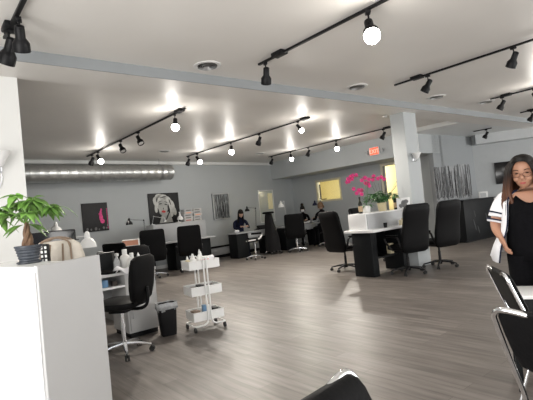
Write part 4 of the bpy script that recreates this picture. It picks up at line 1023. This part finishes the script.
# hands: palm plus five fingers
def hand(base, d, palm_n, s, L=.085):
    """s = +1/-1 thumb side"""
    d = V(d).normalized(); n_ = V(palm_n); n_ = (n_-d*n_.dot(d)).normalized(); side = d.cross(n_)*s; base = V(base); ch = []
    b = bm_(); rs = [ring(b, base+d*k, side, n_, w, h_, 14, 2.6) for k, w, h_ in ((-.02, .024, .019), (.0, .026, .018), (.03, .036, .017), (.06, .040, .015), (.082, .038, .012), (.09, .03, .007))]; skin_rings(b, rs)
    for i, (o_, l_) in enumerate(((.028, .068), (.010, .078), (-.009, .072), (-.027, .056))):
        p = base+d*.075+side*o_; c1_ = d; c2_ = (d+n_*.45).normalized(); c3_ = (d+n_*1.0).normalized()
        q1 = p+c1_*l_*.45; q2 = q1+c2_*l_*.33; q3 = q2+c3_*l_*.26; tube(b, smooth_path([p, q1, q2, q3], 3), [.0085]*4+[.008]*3+[.0075, .007, .005], 8)
    p = base+d*.018+side*.026; dd = (d*.75+side*.65+n_*.35).normalized(); q1 = p+dd*.035; q2 = q1+(d+side*.2+n_*.3).normalized()*.028; tube(b, smooth_path([p, q1, q2], 3), [.012, .012, .0115, .011, .010, .009, .007], 8)
    return b
obj('hand', hand((-.216, -.098, .99), (.30, -.25, -.85), (.75, .3, .3), -1), 'skin', t)
obj('hand', hand((.195, -.145, .885), (-.2, -.35, -.85), (-.75, .3, .3), 1), 'skin', t)
# --- seated worker in dark clothes, masked worker, customer
def seated(name_lbl, loc, rz, top_m, hair_m, hairstyle, lean=.12, mask=False, hz=0., leg_m='jeans', chair=None):
    t = thing('person', name_lbl, 'person', loc, rz)
    y = -lean
    chn = [[((0, .05, .52+hz), (.15, .13)), ((0, .04, .70+hz), (.13, .10)), ((0, .0, .90+hz), (.155, .105)), ((0, y*.6, 1.02+hz), (.12, .09)), ((0, y*.9, 1.10+hz), .05), ((0, y*1.1, 1.15+hz), .048)],
           [((0, .05, .52+hz), (.15, .13)), ((-.10, -.10, .53+hz), .085), ((-.11, -.40, .50+hz), .062), ((-.11, -.42, .14), .042), ((-.11, -.43, .06), .04), ((-.11, -.54, .035), .034)],
           [((0, .05, .52+hz), (.15, .13)), ((.10, -.10, .53+hz), .085), ((.11, -.40, .50+hz), .062), ((.11, -.42, .14), .042), ((.11, -.43, .06), .04), ((.11, -.54, .035), .034)]]
    for s in (-1, 1):
        chn.append([((0, y*.6, 1.02+hz), (.12, .09)), ((s*.175, y*.6, 1.0+hz), .055), ((s*.22, y-.02, .82+hz), .044), ((s*.18, y-.22, .80+hz), .034), ((s*.09, y-.34, .86+hz), .024)])
    skin_body('body', chn, top_m, t, 1)
    b = bm_(); T = head_mesh(b, V((0, y*1.3-.02, 1.26+hz)), .155, .19, .23, 0, R(18))
    for v in ball(b, (0, 0, 0), (.014, .016, .02), 8, 6): v.co = T @ (v.co+V((0, -.09, -.02)))
    obj('head', b, 'skin2', t)
    def on(nm, m_, fn):
        b = bm_(); fn(b); bmesh.ops.transform(b, matrix=T, verts=b.verts); return obj(nm, b, m_, t)
    for s in (-1, 1): on('eye', 'eye', lambda b: ball(b, (s*.033, -.083, .01), (.012, .007, .005), 8, 6))
    def hr(b):
        rs = [ring(b, V((0, .014, .01+.12*math.cos(PI/2*i/7))), V((1, 0, 0)), V((0, 1, 0)), max(.002, .088*math.sin(PI/2*i/7)), max(.002, .108*math.sin(PI/2*i/7)), 24) for i in range(8)]; skin_rings(b, rs, False)
        def fn(uu, vv):
            a = R(-40)+R(260)*uu; k = 1+.12*vv; return V((.089*math.cos(a)*k, .014+.108*math.sin(a)*k, .01-(.30 if hairstyle == 'long' else .10)*vv))
        sheet(b, fn, 30, 6)
        if hairstyle == 'bun': ball(b, (0, .05, .135), (.06, .06, .07))
    on('hair', hair_m, hr)
    if mask: on('face_mask', 'cotton', lambda b: ball(b, (0, -.07, -.045), (.062, .045, .05), 14, 10))
    for s in (-1, 1):
        p = V((s*.09, y-.34, .86+hz)); obj('hand', hand(p, (-s*.35, -.8, -.05), (0, 0, -1), s), 'skin2', t)
    return t
seated('seated worker with long dark hair and dark top bending over the far desk', (8.74, 12.20, 0), R(-20), 'navy', 'hair', 'long', .22, hz=.06).scale = (1.1, 1, 1.06)
seated('seated worker wearing a white face mask with hair tied up', (11.50, 11.98, 0), R(-40), 'knit', 'hair', 'bun', .10, True, hz=.08)
seated('seated customer with short light brown hair seen from behind', (11.12, 10.60, 0), R(165), 'knit', 'hairlb', 'short', .06, hz=.13).scale = (1.15, 1.1, 1)
b = bm_(); q = random.Random(6)
sheet(b, lambda a, c: V(((a-.5)*.5, (c-.5)*.3, .06+.03*math.sin(a*8)*math.cos(c*6)-.08*(a-.5)**2)), 12, 8)
o = obj('draped_towel', b, 'cotton', solid=.012); o.location = (11.2, 11.4, .81); o.rotation_euler = (0, 0, .3); tag(o, 'crumpled white towel on the desk between masked worker and customer', 'towel')
def simple_seat(loc, label):
    t = thing('technician_stool', label, 'stool', loc); star_base(t, 'chrome', .24, .40, n=5); b = bm_(); lathe(b, [(.10, .38), (.17, .385), (.19, .41), (.17, .435), (.1, .44)], seg=20); obj('seat', b, 'leather', t); return t
simple_seat((8.74, 12.22, 0), 'round black stool under the seated worker in dark clothes')
simple_seat((11.52, 12.02, 0), 'round black stool under the masked worker')
simple_seat((11.10, 10.56, 0), 'round black stool under the customer').scale = (1, 1, 1.1)

# ------------------------------------------------------------------ dark desk by the branch wall
t = thing('reception_desk', 'long black desk in front of the branch panels', 'desk', (11.7, 5.95, 0), R(-4))
obj('front_panel', B((0, 0, .03), (1.6, .04, 1.12), .006), 'blacklam', t); obj('desktop', B((-.03, -.03, 1.12), (1.63, .5, 1.15), .006), 'blacklam', t)
for x in (0, 1.56): obj('side_panel', B((x, .04, .03), (x+.04, .48, 1.12), .004), 'blacklam', t)
obj('plinth', B((.03, .03, 0), (1.57, .44, .03)), 'black', t)
cpm = mat('charcoal_pattern', (.035, .037, .04), .5)
for x, z, r_ in ((.45, .45, .16), (.62, .30, .12), (.5, .75, .1), (1.1, .6, .14)): b = bm_(); blob(b, x, z, r_*.12, r_, -.001, .003, rot=.3); obj('branch_motif', b, cpm, t)
t = thing('side_counter', 'low black counter with a pale top against the right wall', 'counter', (13.45, 6.30, 0), math.atan2(RD.y, RD.x))
obj('cabinet', B((0, 0, 0), (1.5, .4, 1.06), .006), 'blacklam', t); obj('countertop', B((-.02, -.03, 1.06), (1.52, .42, 1.11), .005), 'panel', t)
SC = Matrix.Translation((13.45, 6.30, 0)) @ Matrix.Rotation(math.atan2(RD.y, RD.x), 4, 'Z')
t = thing('photo_frame', 'small framed card standing on the pale counter right of the branch panels', 'picture frame', SC @ V((.12, .2, 1.11)), R(-50)); obj('card', B((-.13, 0, 0), (.13, .012, .22), .003), 'trim', t); obj('sketch', B((-.08, -.003, .05), (.08, 0, .17)), 'greylam', t)
t = thing('display_shelf', 'dim rack with pale hanging bottles beside the black desk', 'rack', SC @ V((.45, -.16, 0)), R(-58))
obj('shelf_board', B((0, -.1, .60), (.6, .12, .62), .003), 'black', t); obj('shelf_board', B((0, -.1, .86), (.6, .12, .88), .003), 'black', t)
for x in (0, .58): obj('side_post', B((x, -.1, 0), (x+.02, .12, .95), .003), 'black', t)
RK = Matrix.Translation(SC @ V((.45, -.16, 0))) @ Matrix.Rotation(R(-58), 4, 'Z')
for i in range(4):
    o = None; wbottle(RK @ V((.1+.13*i, 0, .62 if i % 2 else .88)), ['pale bottle on the upper board of the dim rack, left', 'pale bottle on the lower board of the dim rack, left', 'pale bottle on the upper board of the dim rack, right', 'pale bottle on the lower board of the dim rack, right'][i], .035, .15, 'pale bottles on the dim rack', 'greylam')

# ------------------------------------------------------------------ waiting chairs (right foreground)
def waiting_chair(label, loc, rz, group='black waiting chairs with chrome frames'):
    """sitter faces local +Y; origin on the floor under the seat"""
    t = thing('waiting_chair', label, 'chair', loc, rz, group)
    obj('seat', cushion(.46, .44, .08, Matrix.Translation((0, .03, .45))), 'leather', t)
    b = bm_(); rs = []
    for w, y, z, th in ((.34, -.255, .635, .03), (.41, -.262, .65, .05), (.43, -.285, .70, .058), (.435, -.325, .78, .058), (.43, -.358, .845, .055), (.41, -.370, .868, .042), (.36, -.375, .879, .02)): rs.append(ring(b, V((0, y, z)), V((1, 0, 0)), V((0, 1, 0)), w/2, th/2, 28, 3.5))
    skin_rings(b, rs); obj('backrest', b, 'leather', t)
    b = bm_(); tube(b, smooth_path([(-.20, .24, .02), (-.232, .235, .2), (-.235, .22, .40), (-.235, .0, .44), (-.235, -.18, .47), (-.232, -.235, .56), (-.226, -.356, .80), (-.214, -.384, .862), (-.16, -.388, .876), (0, -.372, .856), (.16, -.388, .876), (.214, -.384, .862), (.226, -.356, .80), (.232, -.235, .56), (.235, -.18, .47), (.235, 0, .44), (.235, .22, .40), (.232, .235, .2), (.20, .24, .02)], 4), .0105, 10); obj('chrome_frame', b, 'chrome', t)
    for s in (-1, 1):
        b = bm_(); tube(b, smooth_path([(s*.235, -.10, .45), (s*.235, -.20, .25), (s*.235, -.30, .02)], 4), .011, 10); obj('rear_leg', b, 'chrome', t)
        b = bm_(); cyl(b, (s*.235, -.30, 0), (s*.235, -.30, .03), .015, seg=10); cyl(b, (s*.20, .24, 0), (s*.20, .24, .03), .015, seg=10); obj('rubber_foot', b, 'rubber', t)
    return t
waiting_chair('black waiting chair with chrome edge at the bottom edge of the photo', (0.716, 0.378, 0), heading(172)).scale = (1, 1, 1.105)
waiting_chair('black waiting chair with chrome frame in the lower right corner', (2.059, 0.528, 0), heading(98)).scale = (1, 1, 1.08)
waiting_chair('black waiting chair nearest the standing woman and the white table', (2.720, 0.902, 0), heading(141)).scale = (.8, .8, 1.08)
t = thing('waiting_table', 'low table with a bright white top and black sides in front of the standing woman', 'table', (3.145, 1.373, 0), R(-64))
# local x runs to the right of the viewer, y away
obj('tabletop', B((.0, .0, .635), (.70, .34, .66), .006), 'laminate', t)
obj('apron', B((.012, .012, .45), (.688, .328, .635), .006), 'blacklam', t)
for x in (.035, .665):
    for y in (.035, .30): obj('leg', B((x-.018, y-.018, 0), (x+.018, y+.018, .45), .003), 'blacklam', t)
# ------------------------------------------------------------------ lights
def area(name, loc, rot, sx, sy, e, col):
    l = bpy.data.lights.new(name, 'AREA'); l.shape = 'RECTANGLE'; l.size = sx; l.size_y = sy; l.energy = e; l.color = col
    o = bpy.data.objects.new(name, l); COL.objects.link(o); o.location = loc; o.rotation_euler = rot; return o
area('daylight_left_window', (-1.75, .6, 1.55), (0, R(-90), 0), 2.4, 5.2, 260, (1, .97, .93))
for n, x, w, e in (('a', 16.5, 5, 420), ('b', 6.9, 4.2, 200), ('c', 1.6, 4.4, 25)):
    area('daylight_front_window_'+n, (x, -3.15, 1.5), (R(90), 0, 0), w, 2.3, e, (1, .98, .95))
for x, y, z, rz in lights:
    l = bpy.data.lights.new('spot_beam', 'SPOT'); l.energy = 190; l.spot_size = R(125); l.spot_blend = .8; l.shadow_soft_size = .05; l.color = (1, .93, .83)
    o = bpy.data.objects.new('spot_beam', l); COL.objects.link(o)
    d = Matrix.Rotation(rz, 3, 'Z') @ V((0, -.55, -.83)); o.location = V((x, y, z-.17)) + d*.20; o.rotation_euler = d.to_track_quat('-Z', 'Y').to_euler()
for x, y, z, rz in lights:
    l = bpy.data.lights.new('bulb_glow', 'POINT'); l.energy = 13; l.shadow_soft_size = .06; l.color = (1, .95, .88)
    o = bpy.data.objects.new('bulb_glow', l); COL.objects.link(o); o.location = V((x, y, z-.17)) + Matrix.Rotation(rz, 3, 'Z') @ V((0, -.13, -.20))
l = bpy.data.lights.new('side_room_lamp', 'POINT'); l.energy = 90; l.color = (1, .90, .66); l.shadow_soft_size = .15
o = bpy.data.objects.new('side_room_lamp', l); COL.objects.link(o); o.location = (13.3, 10.6, 2.3)
w = bpy.data.worlds.new('World'); S.world = w; w.use_nodes = True; w.node_tree.nodes['Background'].inputs[0].default_value = (.85, .92, 1, 1); w.node_tree.nodes['Background'].inputs[1].default_value = .8

# ------------------------------------------------------------------ camera
yaw, pitch, roll = R(39.4), R(1.37), R(5.7)
fw = V((math.sin(yaw)*math.cos(pitch), math.cos(yaw)*math.cos(pitch), math.sin(pitch)))
r0 = V((math.cos(yaw), -math.sin(yaw), 0)); u0 = r0.cross(fw)
rt = r0*math.cos(roll) - u0*math.sin(roll); up = rt.cross(fw)
cam = bpy.data.cameras.new('camera'); cam.sensor_width = 36; cam.lens = 446/533*36; cam.clip_start = .05
co = bpy.data.objects.new('camera', cam); COL.objects.link(co)
co.matrix_world = Matrix(((rt.x, up.x, -fw.x, 0), (rt.y, up.y, -fw.y, 0), (rt.z, up.z, -fw.z, 1.40), (0, 0, 0, 1)))
S.camera = co
S.view_settings.view_transform = 'Standard'; S.view_settings.look = 'None'; S.view_settings.gamma = 1; S.view_settings.exposure = .12
